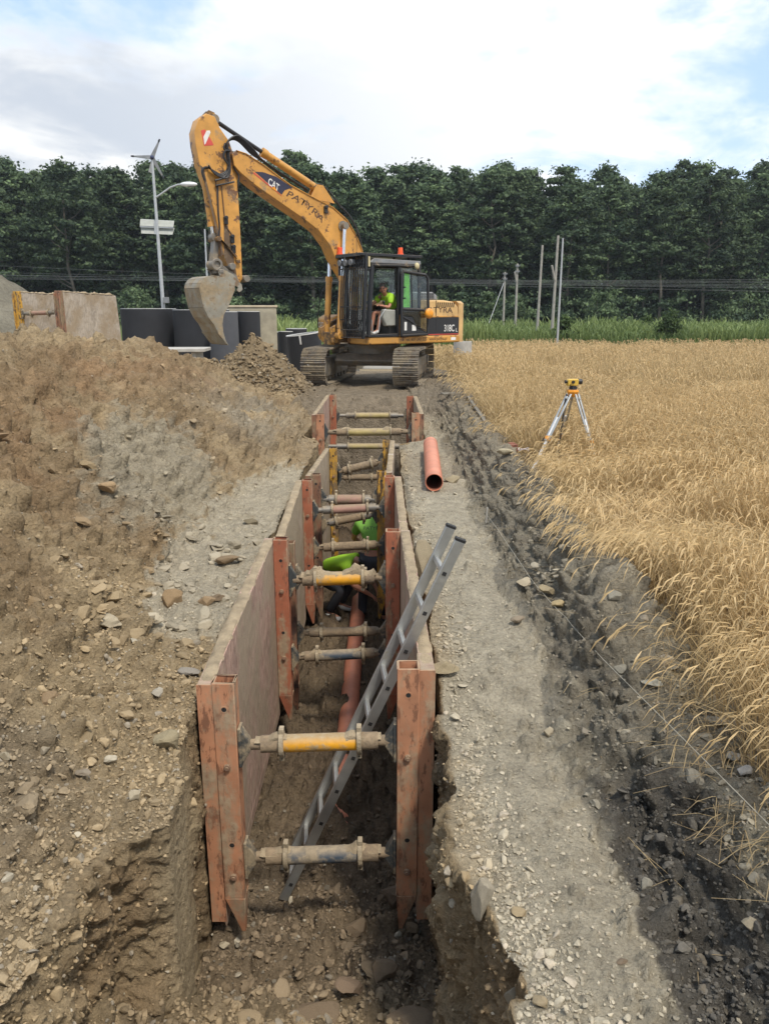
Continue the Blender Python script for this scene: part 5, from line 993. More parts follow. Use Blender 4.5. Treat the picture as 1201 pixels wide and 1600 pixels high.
hose([(490, 292), (500, 288), (515, 300), (530, 320), (534, 326)], .1, .018, lat2=.1); hose([(496, 296), (520, 312), (545, 336), (560, 365), (566, 392)], -.05, .02)
hose([(497, 512), (497, 490), (504, 455), (520, 435)], -1.1, .014, lat2=-.6); hose([(322, 292), (319, 250), (310, 222), (314, 215)], .12, .02); hose([(326, 262), (320, 262), (316, 268), (320, 282)], .17, .025)
hose([(340, 290), (341, 330), (343, 360), (338, 374)], .16, .02)
for (a, b2) in ((508, 328), (362, 374), (498, 346), (352, 345), (364, 390)):
    u, z_ = pl(a, b2, BL_ if a > 400 else SL_); l_ = BL_ if a > 400 else SL_; up(MB().box((u, l_ + .03, z_), (.09, .06, .16)).cyl((u, l_ + .02, z_ + .06), (u, l_ + .09, z_ + .06), .04, n=12), 'valve_block', 'black', bevel=.008) if (a, b2) != (498, 346) else None
# operator
u0, z0 = -.04, 1.66
J = dict(pel=(0, .02, .06), wst=(0, -.04, .20), che=(.04, -.22, .38), nek=(.10, -.33, .51), hed=(.14, -.40, .60), face=(.75, -.55, -.35),
         shoL=(.22, -.22, .44), shoR=(-.16, -.24, .46), elbL=(.27, -.32, .18), elbR=(-.24, -.44, .26), wriL=(.26, -.54, .22), wriR=(-.20, -.62, .22),
         hipL=(.10, .02, .02), hipR=(-.10, .02, .02), kneL=(.16, -.48, .06), kneR=(-.14, -.48, .06), ankL=(.15, -.58, -.36), ankR=(-.12, -.58, -.38), toeL=(.16, -.73, -.42), toeR=(-.12, -.73, -.43))
pos = EX + fx * u0 + lx * .82 + Vector((0, 0, z0))
person('excavator operator with short grey hair, fluorescent yellow shirt and shorts, leaning forward in the cab', pos, HA + R(90), J, M['hivis'], M['dark'], shorts=True, shoe=M['trainer'], bulk=1.2)

# ================================================================== YARD BEHIND THE HEAP
def ringstack(px, Y, rpx, ztop, zbot, label, mat='bitumen', grp=None, name='manhole_ring', n=1, tilt=None, rim=True):
    c = atY(px, 480, Y); r = rpx * Y / FPX; e = empty(name, (c.x, Y, zbot), label, 'concrete ring', grp); h = (ztop - zbot)
    for k in range(n):
        z0_ = h * k / n; z1 = h * (k + 1) / n - .015; o = MB().ring((0, 0, z0_), (0, 0, z1), r, r * .86, 56).build('ring', M[mat], e, smooth=40, bevel=.01)
    if rim: MB().ring((0, 0, h - .012), (0, 0, h + .006), r * .985, r * .87, 56).build('rim', M['concretep'], e, smooth=40)
    if tilt: e.rotation_euler = tilt
    return e
zg = .0
ringstack(232, 29.0, 41, 2.12, 0, 'large black-coated concrete ring standing leftmost behind the heap next to the street lamp', n=1)
ringstack(314, 28.2, 42, 2.08, 0, 'large black-coated concrete ring right beside the leftmost one, partly hidden by the bucket', n=1)
ringstack(348, 26.6, 22, 2.02, 0, 'narrow black-coated concrete ring painted lit grey, standing right behind the excavator bucket', 'bitumen_lit', n=1)
ringstack(388, 28.4, 17, 2.02, 0, 'narrow black ring in front of the pale concrete box, right of the bucket', n=1)
ringstack(434, 34, 9, 1.15, -.1, 'small black ring farthest back in the row right of the pale concrete box', rim=True)
ringstack(445, 33, 11, 1.2, -.1, 'small black ring second in the row right of the pale concrete box')
ringstack(462, 34.5, 16, 1.28, -.1, 'low wide black ring with pale rim behind the tilted black chamber', rim=True)
ringstack(431, 26.5, 14, .55, 0, 'low black ring base at the foot of the pale concrete box beside the rubble cone', rim=False)
c = atY(392, 480, 31.0); cb_ = empty('concrete_box', (c.x, 31.0, 0), 'large pale open concrete box standing behind the black rings', 'concrete box', None, R(8))
MB().box((0, -.95, 1.08), (1.95, .14, 2.16)).box((-.905, .07, 1.08), (.14, 1.9, 2.16)).box((.905, .07, 1.08), (.14, 1.9, 2.16)).box((0, .95, 1.08), (1.67, .14, 2.16)).build('walls', plain('sandy cast concrete', (.36, .32, .235), .9, var=.25, sc=2, bump=.4), cb_, bevel=.015)
MB().box((0, 0, 2.2), (2.05, 2.1, .075)).build('lid', plain('sandy concrete', (.48, .40, .28), .9, var=.2, sc=2), cb_, bevel=.012)
c = atY(290, 537, 24.5); sl_ = tag(MB().box((c.x, 24.5, .88), (1.35, 1.2, .10), Matrix.Rotation(.05, 3, 'Z')).build('concrete_slab', M['concrete'], bevel=.015), 'thin white concrete slab lying flat in front of the large black rings', 'slab')
tag(MB().box((c.x - .35, 24.5, .615), (.14, 1.0, .42)).build('timber_block', M['polewood'], bevel=.01), 'timber block under the left half of the white concrete slab', 'block'); tag(MB().box((c.x + .35, 24.5, .615), (.14, 1.0, .42)).build('timber_block', M['polewood'], bevel=.01), 'timber block under the right half of the white concrete slab', 'block'); tag(MB().box((c.x, 24.5, .18), (1.3, 1.1, .40)).build('pallet', M['polewood'], bevel=.01), 'timber pallet stack carrying the blocks and the white slab', 'pallet')
# tilted black chamber with a round outlet
c = atY(481, 535, 23.5); tc_ = empty('inspection_chamber', (c.x, 23.5, .30), 'black coated chamber tilted to one side with pale rim and a white round outlet', 'chamber', None, R(-6)); 
MB().ring((0, 0, 0), (0, 0, 1.08), .50, .44, 44).build('wall', M['bitumen'], tc_, smooth=40); MB().ring((0, 0, 1.075), (0, 0, 1.105), .51, .44, 44).build('rim', M['concretep'], tc_, smooth=40); MB().ring((.14, -.46, .27), (.15, -.515, .27), .085, .055, 24).cyl((.14, -.46, .27), (.15, -.50, .27), .03, n=14).build('outlet', M['concretep'], tc_)
MB().box((-.02, -.50, .96), (.05, .02, .28)).build('drip_mark', M['concretep'], tc_, bevel=.008); tc_.rotation_euler = (R(2), R(-7), R(-4))
c = atY(524, 536, 25.5); tag(MB().box((c.x, 25.5, .42), (1.9, 1.3, .16), Matrix.Rotation(.1, 3, 'Z')).box((c.x, 25.5, .2), (1.5, 1.0, .3), Matrix.Rotation(.1, 3, 'Z')).build('concrete_slab', M['concretep'], bevel=.015), 'pale concrete slab on the ground between the tilted chamber and the excavator track', 'slab')
c = atY(603, 548, 26.5); tag(MB().box((c.x, 26.5, .35), (1.9, 1.3, .36), Matrix.Rotation(-.1, 3, 'Z')).build('concrete_slab', M['concretep'], bevel=.015), 'pale concrete slab seen under the excavator between its tracks', 'slab')
ringstack(724, 27.5, 14, 1.02, .40, 'short white concrete ring behind the rear end of the excavator', 'concrete', rim=False)
# far grey heap on the left
n = 90; gx_ = np.linspace(-26, -9.5, n); gy_ = np.linspace(22, 40, n); GX, GY = np.meshgrid(gx_, gy_); PT = np.stack([GX.ravel(), GY.ravel(), np.zeros(n * n)], 1)
d = np.hypot((PT[:, 0] + 15.6), (PT[:, 1] - 29.5) * .8); zz_ = np.clip(4.1 - d * .66, -.1, 3.5 + .3 * fbm(PT, .7, 3, s=5)) + .22 * fbm(PT, .9, 4, s=6) * (d < 6.5) + .14 * fbm(PT, 3, 4, .6, s=9); zz_ = np.where(d > 6.4, -.25, zz_); PT[:, 2] = zz_
ii = np.arange(n * n).reshape(n, n); F = np.stack([ii[:-1, :-1].ravel(), ii[:-1, 1:].ravel(), ii[1:, 1:].ravel(), ii[1:, :-1].ravel()], 1); cc = np.concatenate([np.array([[.19, .172, .13]]) * (1 + .4 * fbm(PT, 1.5, 3, s=11))[:, None], np.ones((n * n, 1))], 1)
tag(np_mesh('earth_heap', PT, F, M['soil'], {'soil': cc}, smooth=True), 'greyish earth heap far left behind the spare shield', 'earth heap')

# ================================================================== POLES, LAMPS, WIRES
lp = atY(255, 480, 34.0); ZB = -.1; LP = empty('street_lamp', (lp.x, 34, ZB), 'tall street lamp with a wind turbine and a solar panel left of the boom', 'street lamp')
def rel(px, py, Y=34.0): q = atY(px, py, Y); return Vector((q.x - lp.x, q.y - 34.0, q.z - ZB))
top = rel(238, 250); bs = Vector((.02, 0, 0)); MB().tube([bs, bs.lerp(top, .2), bs.lerp(top, .2), top], [.12, .11, .085, .05], 14).build('pole', M['galv'], LP)
MB().box(rel(258, 469) + Vector((.08, -.1, 0)), (.22, .18, .24)).build('control_box', M['greyp'], LP, bevel=.01)
MB().tube([rel(244.5, 308), rel(252, 303), rel(266, 293), rel(278, 288.5), rel(288, 288)], .035, 8).build('arm', M['galv'], LP)
hdp = rel(295, 288); MB().ball(hdp, (.36, .14, .10), 18, 10).build('lamp_head', M['lampwhite'], LP); MB().ball(hdp + Vector((.05, 0, -.05)), (.22, .10, .06), 14, 8).build('lens', M['greyp'], LP)
for (a, b2, c_, d_) in (((218, 342), (271, 345), (271.5, 355), (219, 353)), ((219, 354), (271.5, 356), (270, 367), (221, 365))):
    q = [rel(*k) for k in (a, b2, c_, d_)]; o_ = Vector((0, .12, 0)); q[2] += Vector((0, -.15, 0)); q[3] += Vector((0, -.15, 0)); MB().hexa([k + o_ for k in q], [k + o_ + Vector((0, .05, .02)) for k in q]).build('solar_panel', M['panelback'], LP, bevel=.008)
MB().beam(rel(243, 345), rel(243.5, 366), .08, .1, up=(0, 1, 0)).beam(rel(219, 354), rel(271, 356), .03, .05).build('panel_bracket', M['galv'], LP)
hb = rel(238, 246); MB().tube([hb + Vector((0, .25, 0)), hb, hb + Vector((0, -.18, 0))], [.05, .09, .03], 12).build('turbine_hub', plain('dark hub', (.04, .05, .12), .5), LP)
for q in ((250, 217.5), (205, 244), (256.5, 279)):
    t_ = rel(*q); d = t_ - hb; s_ = d.cross(Vector((0, 1, 0))).normalized(); w0 = .085
    MB().hexa([hb + s_ * w0, hb - s_ * w0, t_ - s_ * .02, t_ + s_ * .02], [hb + s_ * w0 + Vector((0, -.03, 0)), hb - s_ * w0 + Vector((0, -.015, 0)), t_ - s_ * .02 + Vector((0, -.012, 0)), t_ + s_ * .02 + Vector((0, -.012, 0))]).build('blade', M['greyp'], LP)
    MB().hexa([t_ + s_ * .028, t_ - s_ * .028, t_ - d * .14 - s_ * .036, t_ - d * .14 + s_ * .036], [t_ + s_ * .028 + Vector((0, -.035, 0)), t_ - s_ * .028 + Vector((0, -.035, 0)), t_ - d * .14 - s_ * .036 + Vector((0, -.035, 0)), t_ - d * .14 + s_ * .036 + Vector((0, -.035, 0))]).build('blade_tip', M['blackp'], LP)
t_ = rel(229, 266); d = t_ - hb; MB().beam(hb + Vector((0, .2, 0)), t_ + Vector((0, .5, 0)), .14, .02, up=(0, 1, 0)).build('tail_vane', M['lampwhite'], LP)
def simple_pole(a, b2, Y, r0, r1, name, label, cat, mat='polewood', lamp=None, brace=None, group=None, ins=False):
    p0 = atY(*a, Y); p1 = atY(*b2, Y); p0.z = float(zfar(0, Y)) - .1; e = empty(name, p0, label, cat, group); MB().tube([(0, 0, 0), p1 - p0], [r0 * .72, r1 * .72], 10).build('pole', M[mat], e)
    if lamp: MB().ball(p1 - p0 + Vector((lamp * .5, -.15, .02)), (.20, .42, .13), 16, 9).build('lamp_head', M['lampwhite'], e)
    if brace: q0 = atY(*brace[0], Y) - p0; q1 = atY(*brace[1], Y) - p0; MB().tube([q0 + Vector((0, -.25, 0)), q1 + Vector((0, -.1, 0))], .08, 8).build('brace', M['polewood'], e)
    if ins:
        for f_ in (.03, .10): c_ = (p1 - p0) * (1 - f_); MB().box(c_ + Vector((0, -.12, 0)), (.25, .1, .1)).cyl(c_ + Vector((-.16, -.12, -.02)), c_ + Vector((-.16, -.12, .12)), .04, n=8).cyl(c_ + Vector((.16, -.12, -.02)), c_ + Vector((.16, -.12, .12)), .04, n=8).build('insulator', M['greyp'], e)
    return e
simple_pole((322, 425), (320, 358), 44, .09, .06, 'street_lamp', 'slim street lamp seen end-on just left of the excavator stick', 'street lamp', 'galv', lamp=.0)
simple_pole((786, 493), (788.5, 425), 72, .17, .12, 'utility_pole', 'shortest grey pole at the left of the group beyond the wheat, with a guy wire', 'pole', ins=True)
simple_pole((805.5, 493), (808, 412), 70, .17, .12, 'utility_pole', 'grey pole with a short brace near its top, second from the left beyond the wheat', 'pole', brace=((803, 425), (806, 441)), ins=True)
simple_pole((839, 501), (847, 383), 60, .16, .11, 'utility_pole', 'plain leaning pale pole in the middle of the group beyond the wheat', 'pole')
simple_pole((862.5, 497), (871.5, 368), 60, .18, .12, 'utility_pole', 'tallest pale pole with a brace on its left side beyond the wheat', 'pole', brace=((860.5, 415), (865.5, 438)))
simple_pole((871, 518), (879, 372), 50, .10, .07, 'street_lamp', 'thin grey lamp pole with a white lamp head, rightmost beyond the wheat', 'street lamp', 'galv', lamp=.0)
a = atY(787, 441, 72); b2 = atY(753, 489, 68); b2.z = -.8; tag(MB().tube([a, b2], .025, 5).build('guy_wire', M['galv']), 'guy wire slanting down to the left from the shortest pole', 'wire')
wm2 = plain('wire', (.17, .18, .18), .5, .4)
for (yl, yr, sag, D) in ((412, 430, .5, 66), (424, 434, .4, 66), (429, 437, .3, 66), (436, 441, .25, 70), (428, 443, .2, 64), (432, 446, .2, 64), (434, 452, .3, 64)):
    a = atY(-60, yl, D); b2 = atY(1270, yr + 5, D); m_ = atY(560, 439 + (yr - 437) * .3, D); pts = []
    for i in range(41):
        t = i / 40; q = a.lerp(b2, t); mz = m_.z - (a.z * .5 + b2.z * .5); q.z += mz * 4 * t * (1 - t) * .9; pts.append(q)
    tag(MB().tube(pts, .0075, 4).build('power_line', wm2), 'thin overhead power line crossing in front of the forest from side to side', 'power line', 'overhead power lines')

# ================================================================== TREES
def leaf_mat(name, dark, light, tr=.25):
    m, N, L, b = newmat(name); at = N.new('ShaderNodeAttribute'); at.attribute_name = 'tint'; oi = N.new('ShaderNodeObjectInfo'); sc_ = N.new('ShaderNodeSeparateColor'); L.new(at.outputs['Color'], sc_.inputs[0])
    c = nmix(N, L, sc_.outputs[0], dark, light); c = nmix(N, L, 1., c, nmr(N, L, oi.outputs['Random'], 0, 1, .78, 1.25), 'MULTIPLY'); L.new(c, b.inputs['Base Color']); b.inputs['Roughness'].default_value = .65; b.inputs['Specular IOR Level'].default_value = .25
    tr_ = N.new('ShaderNodeBsdfTranslucent'); L.new(c, tr_.inputs[0]); mx = N.new('ShaderNodeMixShader'); mx.inputs[0].default_value = tr; L.new(b.outputs[0], mx.inputs[1]); L.new(tr_.outputs[0], mx.inputs[2]); o = [q for q in N if q.type == 'OUTPUT_MATERIAL'][0]; L.new(mx.outputs[0], o.inputs[0]); return m
M['leaf'] = leaf_mat('forest leaves', (.036, .062, .034), (.145, .205, .090)); M['leafb'] = leaf_mat('bush leaves', (.05, .085, .025), (.13, .19, .06)); M['bark'] = plain('bark', (.15, .13, .10), .9, var=.3, sc=2)
def leaves(C, Rc, per, size, tc):
    """leaf-sized quads on the outside of clumps C (n,3) with radii Rc"""
    n = len(C); d = rng.normal(size=(n, per, 3)); d /= np.linalg.norm(d, axis=2, keepdims=True); d[:, :, 2] = np.where(d[:, :, 2] < -.3, -d[:, :, 2] * .6, d[:, :, 2])
    el = rng.uniform(.6, 1.5, (n, 1, 3)); p = C[:, None, :] + d * (Rc[:, None] * np.abs(rng.normal(.72, .42, (n, per))))[:, :, None] * np.array([1, 1, .75]) * el; p = p.reshape(-1, 3); nn = d.reshape(-1, 3) + rng.normal(size=p.shape) * .55; nn /= np.linalg.norm(nn, axis=1, keepdims=True)
    a = np.cross(nn, rng.normal(size=p.shape)); a /= np.linalg.norm(a, axis=1, keepdims=True); b = np.cross(nn, a); s = size * (.55 + .9 * rng.random(len(p)))[:, None]
    V = np.stack([p - a * s, p - b * s * .55, p + a * s, p + b * s * .55], 1).reshape(-1, 3); T = np.clip(np.repeat(tc, per) + rng.normal(size=len(p)) * .16, 0, 1); T4 = np.repeat(T, 4)
    return V, np.arange(len(V)).reshape(-1, 4), np.stack([T4, T4, T4, np.ones(len(T4))], 1)
def crown_pts(H, W, nC, zlo, kind):
    C = []; Rc = []
    while len(C) < nC:
        t = rng.random(); z_ = zlo + (1 - zlo) * t
        prof = (math.sin(math.pi * min(1, (t * .88 + .12)) ** .8) ** .6 if kind == 0 else (1 - t) ** .5 * (.55 + .6 * t)) * W / 2; a = rng.random() * 6.283; r = prof * (.35 + .65 * rng.random() ** .5)
        C.append((r * math.cos(a), r * math.sin(a), z_ * H)); Rc.append(W * (.045 + .095 * rng.random() ** 1.4))
    return np.array(C), np.array(Rc)
def trunk_mesh(H, seed, r=.22):
    r0 = random.Random(seed); b = MB(); pts = [Vector((0, 0, 0))]
    for i in range(1, 7): pts.append(Vector((r0.uniform(-.25, .25) * i * .4, r0.uniform(-.25, .25) * i * .3, H * .82 * i / 6)))
    b.tube(pts, [r * (1 - .13 * i) for i in range(7)], 8)
    for i in range(9):
        j = 2 + i % 4; p = pts[j].lerp(pts[j + 1], r0.random()); a = r0.random() * 6.28; b.tube([p, p + Vector((math.cos(a) * 1.1, math.sin(a) * 1.1, .8)), p + Vector((math.cos(a) * 2.2, math.sin(a) * 2.2, 2.2))], [.08, .055, .02], 5)
    return b
H0 = 20.; PROTO = []
for i in range(8):
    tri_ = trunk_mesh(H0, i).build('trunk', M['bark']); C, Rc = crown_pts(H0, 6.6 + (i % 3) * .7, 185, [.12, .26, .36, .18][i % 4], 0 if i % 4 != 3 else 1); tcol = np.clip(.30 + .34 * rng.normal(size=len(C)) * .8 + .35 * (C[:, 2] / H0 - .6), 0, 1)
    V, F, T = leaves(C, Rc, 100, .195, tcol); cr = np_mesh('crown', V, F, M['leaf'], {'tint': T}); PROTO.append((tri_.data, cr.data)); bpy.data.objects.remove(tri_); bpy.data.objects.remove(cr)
SKY = np.array([(-80, 262), (0, 256), (60, 256), (110, 258), (150, 268), (200, 264), (260, 256), (300, 250), (400, 256), (470, 248), (500, 262), (520, 268), (545, 262), (600, 270), (660, 272), (720, 262), (745, 270), (770, 264), (800, 272), (850, 268), (885, 282), (915, 262), (960, 274), (1000, 282), (1035, 272), (1070, 262), (1105, 284), (1150, 268), (1201, 268), (1290, 262)], float)
PL_ = ['at the far left edge of the photo', 'above the far grey heap', 'above the gap between grey heap and spare shield', 'above the spare shield', 'above the right end of the spare shield', 'just left of the wind turbine lamp', 'directly behind the wind turbine lamp', 'between the wind turbine lamp and the excavator stick', 'behind the stick of the excavator', 'under the upper half of the boom', 'behind the curved decal on the boom', 'above the middle of the boom', 'above the bend of the boom', 'behind the foot of the boom', 'above the cab of the excavator', 'above the rear of the excavator', 'just right of the excavator', 'left of the shortest pole', 'behind the two leftmost poles', 'behind the leaning middle pole', 'behind the tallest pole', 'right of the white lamp head', 'above the right leg of the tripod', 'above the big dark bush at the field edge', 'right of the dark bush at the field edge', 'third from the right edge of the photo', 'second from the right edge of the photo', 'at the right edge of the photo']
def place_tree(px, Y, ytop, k, label, group=None):
    b = atY(px, 480, Y); b.z = float(zfar(0, Y)) - .2; tp_ = atY(px, ytop, Y); s = (tp_.z - b.z) / H0 * 1.0; e = empty('forest_tree', b, label, 'tree', group, rng.random() * 6.28)
    for nm, me in zip(('trunk', 'crown'), PROTO[k % 8]): o = bpy.data.objects.new(nm, me); COL.objects.link(o); o.parent = e
    k_ = rng.uniform(1.0, 1.45); e.scale = (s * k_, s * k_, s); return e
for i, w_ in enumerate(PL_):
    px = -25 + 1250 * i / (len(PL_) - 1) + rng.uniform(-16, 16); place_tree(px, 103 + rng.uniform(-5, 5), np.interp(px, SKY[:, 0], SKY[:, 1]) + (rng.uniform(20, 75) if i % 3 == 1 else rng.uniform(-3, 16)), i * 3 + 1, 'front tree of the wood ' + w_)
for i in range(44):
    px = -60 + 1320 * i / 43 + rng.uniform(-12, 12); place_tree(px, 111 + rng.uniform(-3, 4), np.interp(px, SKY[:, 0], SKY[:, 1]) + rng.uniform(-14, 22), i * 5 + 2, 'second-row tree of the wood with its top showing between front trees', 'trees of the second row of the wood')
# the mass of the wood behind
Cs = []; Rs = []
for i in range(2600):
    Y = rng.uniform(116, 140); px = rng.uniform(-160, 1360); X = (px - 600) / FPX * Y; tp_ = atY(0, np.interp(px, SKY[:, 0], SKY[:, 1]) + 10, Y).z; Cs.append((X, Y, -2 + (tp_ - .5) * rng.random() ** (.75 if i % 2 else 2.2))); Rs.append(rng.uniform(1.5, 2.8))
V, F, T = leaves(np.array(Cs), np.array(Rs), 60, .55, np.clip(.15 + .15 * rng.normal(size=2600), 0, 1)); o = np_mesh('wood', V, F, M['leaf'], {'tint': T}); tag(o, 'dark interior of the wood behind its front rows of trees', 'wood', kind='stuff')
Cs = []; Rs = []
for i in range(620): Y = rng.uniform(94, 101); Cs.append((rng.uniform(-66, 66), Y, rng.uniform(-1.4, 3.2))); Rs.append(rng.uniform(.7, 1.5))
V, F, T = leaves(np.array(Cs), np.array(Rs), 80, .22, np.clip(.38 + .3 * rng.normal(size=620), 0, 1)); o = np_mesh('undergrowth', V, F, M['leaf'], {'tint': T}); tag(o, 'low undergrowth along the foot of the wood', 'undergrowth', kind='stuff')
def bush(px, Y, wpx, ytop, label, mat='leafb', tone=.4, name='bush', nC=40, sz=.10, trunk=True):
    b = atY(px, 500, Y); b.z = float(zfar(0, Y)) - .1; h = atY(px, ytop, Y).z - b.z; wd = wpx * Y / FPX; e = empty(name, b, label, 'bush'); t = rng.random(nC); a = rng.random(nC) * 6.28; r = wd / 2 * np.sqrt(np.maximum(.05, 1 - t ** 1.6)) * rng.random(nC) ** .5 * .85; C = np.stack([r * np.cos(a), r * np.sin(a), t * h * .9], 1)
    V, F, T = leaves(C, np.full(nC, wd * .13 + .12), 90, sz, np.clip(tone + .25 * rng.normal(size=nC), 0, 1)); np_mesh('foliage', V, F, M[mat], {'tint': T}, parent=e)
    st_ = MB()
    for k in range(5): a_ = k * 1.26; st_.tube([(0, 0, 0), (math.cos(a_) * wd * .15, math.sin(a_) * wd * .15, h * .4), (math.cos(a_) * wd * .25, math.sin(a_) * wd * .25, h * .75)], [.04, .03, .01], 5)
    st_.build('stems', M['bark'], e)
bush(1045, 56, 46, 482, 'big dark green bush at the edge of the wheat right of the poles', 'leafb', .12); bush(882, 56, 30, 492, 'dark bush at the foot of the white-headed lamp pole', 'leafb', .1); bush(762, 72, 26, 450, 'young tree-like bush left of the shortest pole', 'leaf', .75, nC=50, sz=.14)
bush(690, 90, 22, 446, 'round grey-green bush at the foot of the wood right behind the excavator', 'leaf', .7); bush(1010, 60, 24, 492, 'small green bush just left of the big dark bush', 'leafb', .5); bush(365, 88, 40, 462, 'bushy sapling at the foot of the wood right of the bucket', 'leaf', .6, sz=.16); bush(940, 88, 60, 452, 'leafy bush with bright tips at the foot of the wood right of the lamp poles', 'leaf', .75, nC=70, sz=.16)
bush(500, 88, 34, 470, 'low leafy bush at the foot of the wood left of the excavator cab', 'leaf', .55, sz=.16); bush(215, 90, 70, 450, 'spreading bush at the foot of the wood behind the large black rings', 'leaf', .45, nC=60, sz=.16)

# ================================================================== WHEAT, WEEDS, STRAW (ground cover nobody could count)
def stalk_mat(name, a, b2, tr=.3, rough=.6):
    m, N, L, b = newmat(name); at = N.new('ShaderNodeAttribute'); at.attribute_name = 'tint'; sc_ = N.new('ShaderNodeSeparateColor'); L.new(at.outputs['Color'], sc_.inputs[0]); c = nmix(N, L, sc_.outputs[0], a, b2); L.new(c, b.inputs['Base Color']); b.inputs['Roughness'].default_value = rough
    tr_ = N.new('ShaderNodeBsdfTranslucent'); L.new(c, tr_.inputs[0]); mx = N.new('ShaderNodeMixShader'); mx.inputs[0].default_value = tr; L.new(b.outputs[0], mx.inputs[1]); L.new(tr_.outputs[0], mx.inputs[2]); o = [q for q in N if q.type == 'OUTPUT_MATERIAL'][0]; L.new(mx.outputs[0], o.inputs[0]); return m
M['wheat'] = stalk_mat('ripe wheat', (.38, .27, .125), (.78, .60, .33)); M['weed'] = stalk_mat('green weeds', (.10, .155, .042), (.29, .36, .12)); M['straw'] = stalk_mat('straw', (.28, .20, .10), (.50, .38, .20))
def ribbons(P0, H, W, lean, droop, segs=4, ear=True, tint=None, ew=2.6, elen=.13, dirs=None):
    """curved blades: P0 base (n,3), H length, W half width, lean (n,2) horizontal lean at the top; optional thick ear drooping at the end"""
    n = len(P0); ts = np.linspace(0, 1, segs + 1); ca = rng.random(n) * 6.283 if dirs is None else dirs; side = np.stack([np.cos(ca), np.sin(ca), np.zeros(n)], 1)
    pts = []
    for t in ts: q = P0.copy(); q[:, :2] += lean * (t ** 1.8)[..., None] if False else lean * t ** 1.8; q[:, 2] += H * (t - droop * t ** 4); pts.append(q)
    V = []; F = []; T = []; o = 0
    wv = np.array([1.0] * segs + [.8])
    Q = np.stack([np.stack([pts[i] - side * (W * wv[i])[:, None], pts[i] + side * (W * wv[i])[:, None]], 1) for i in range(segs + 1)], 1)   # n,segs+1,2,3
    V.append(Q.reshape(-1, 3)); base = np.arange(n)[:, None] * (2 * (segs + 1)); f = np.array([[2 * i, 2 * i + 1, 2 * i + 3, 2 * i + 2] for i in range(segs)]); F.append((base[:, :, None] + f[None]).reshape(-1, 4)); T.append(np.repeat(tint, 2 * (segs + 1))); o = n * 2 * (segs + 1)
    if ear:
        d = pts[-1] - pts[-2]; d /= np.linalg.norm(d, axis=1, keepdims=True); d2 = d.copy(); d2[:, 2] -= .75; d2 /= np.linalg.norm(d2, axis=1, keepdims=True); d3 = d.copy(); d3[:, 2] -= 1.7; d3 /= np.linalg.norm(d3, axis=1, keepdims=True)
        E0 = pts[-1]; E1 = E0 + d2 * (elen * .45); E2 = E1 + d3 * (elen * .55); s2 = np.cross(side, d2)
        for sv in (side, s2):
            Wd = (W * ew)[:, None]; Qe = np.stack([E0 - sv * Wd * .35, E0 + sv * Wd * .35, E0 + (E1 - E0) * .5 + sv * Wd, E0 + (E1 - E0) * .5 - sv * Wd, E1 + sv * Wd * .95, E1 - sv * Wd * .95, E2 + sv * Wd * .15, E2 - sv * Wd * .15], 1)
            V.append(Qe.reshape(-1, 3)); f = np.array([[0, 1, 2, 3], [3, 2, 4, 5], [5, 4, 6, 7]]); F.append((np.arange(n)[:, None, None] * 8 + f[None]).reshape(-1, 4) + o); T.append(np.repeat(np.clip(tint + .22, 0, 1), 8)); o += n * 8
    T = np.concatenate(T); return np.concatenate(V), np.concatenate(F), np.stack([T, T, T, np.ones(len(T))], 1)
def wedge(n, y0, y1, xe, xmax=.60):
    """random points of the field between rows y0..y1 inside a generous view wedge"""
    y = y0 + (y1 - y0) * rng.random(n); x1 = xmax * y + 2.2; x = xe + (x1 - xe) * rng.random(n); return x, y
def fedge(y): return 1.86 + .10 * np.sin(y * 1.7) + .07 * np.sin(y * 4.3 + 1) - .06 * sm(y, 16, 24) + .75 * np.exp(-((y - 9.95) / .5) ** 2) - .10 * (1 - sm(y, 4.5, 6))
def zground(x, y): return np.where((y < 23.7) & (x < 11.5), h0(x, y), zfar(x, y) - .03)
VV = []; FF = []; TT = []; off = 0
def addr(r):
    global off
    V, F, T = r; VV.append(V); FF.append(F + off); TT.append(T); off += len(V)
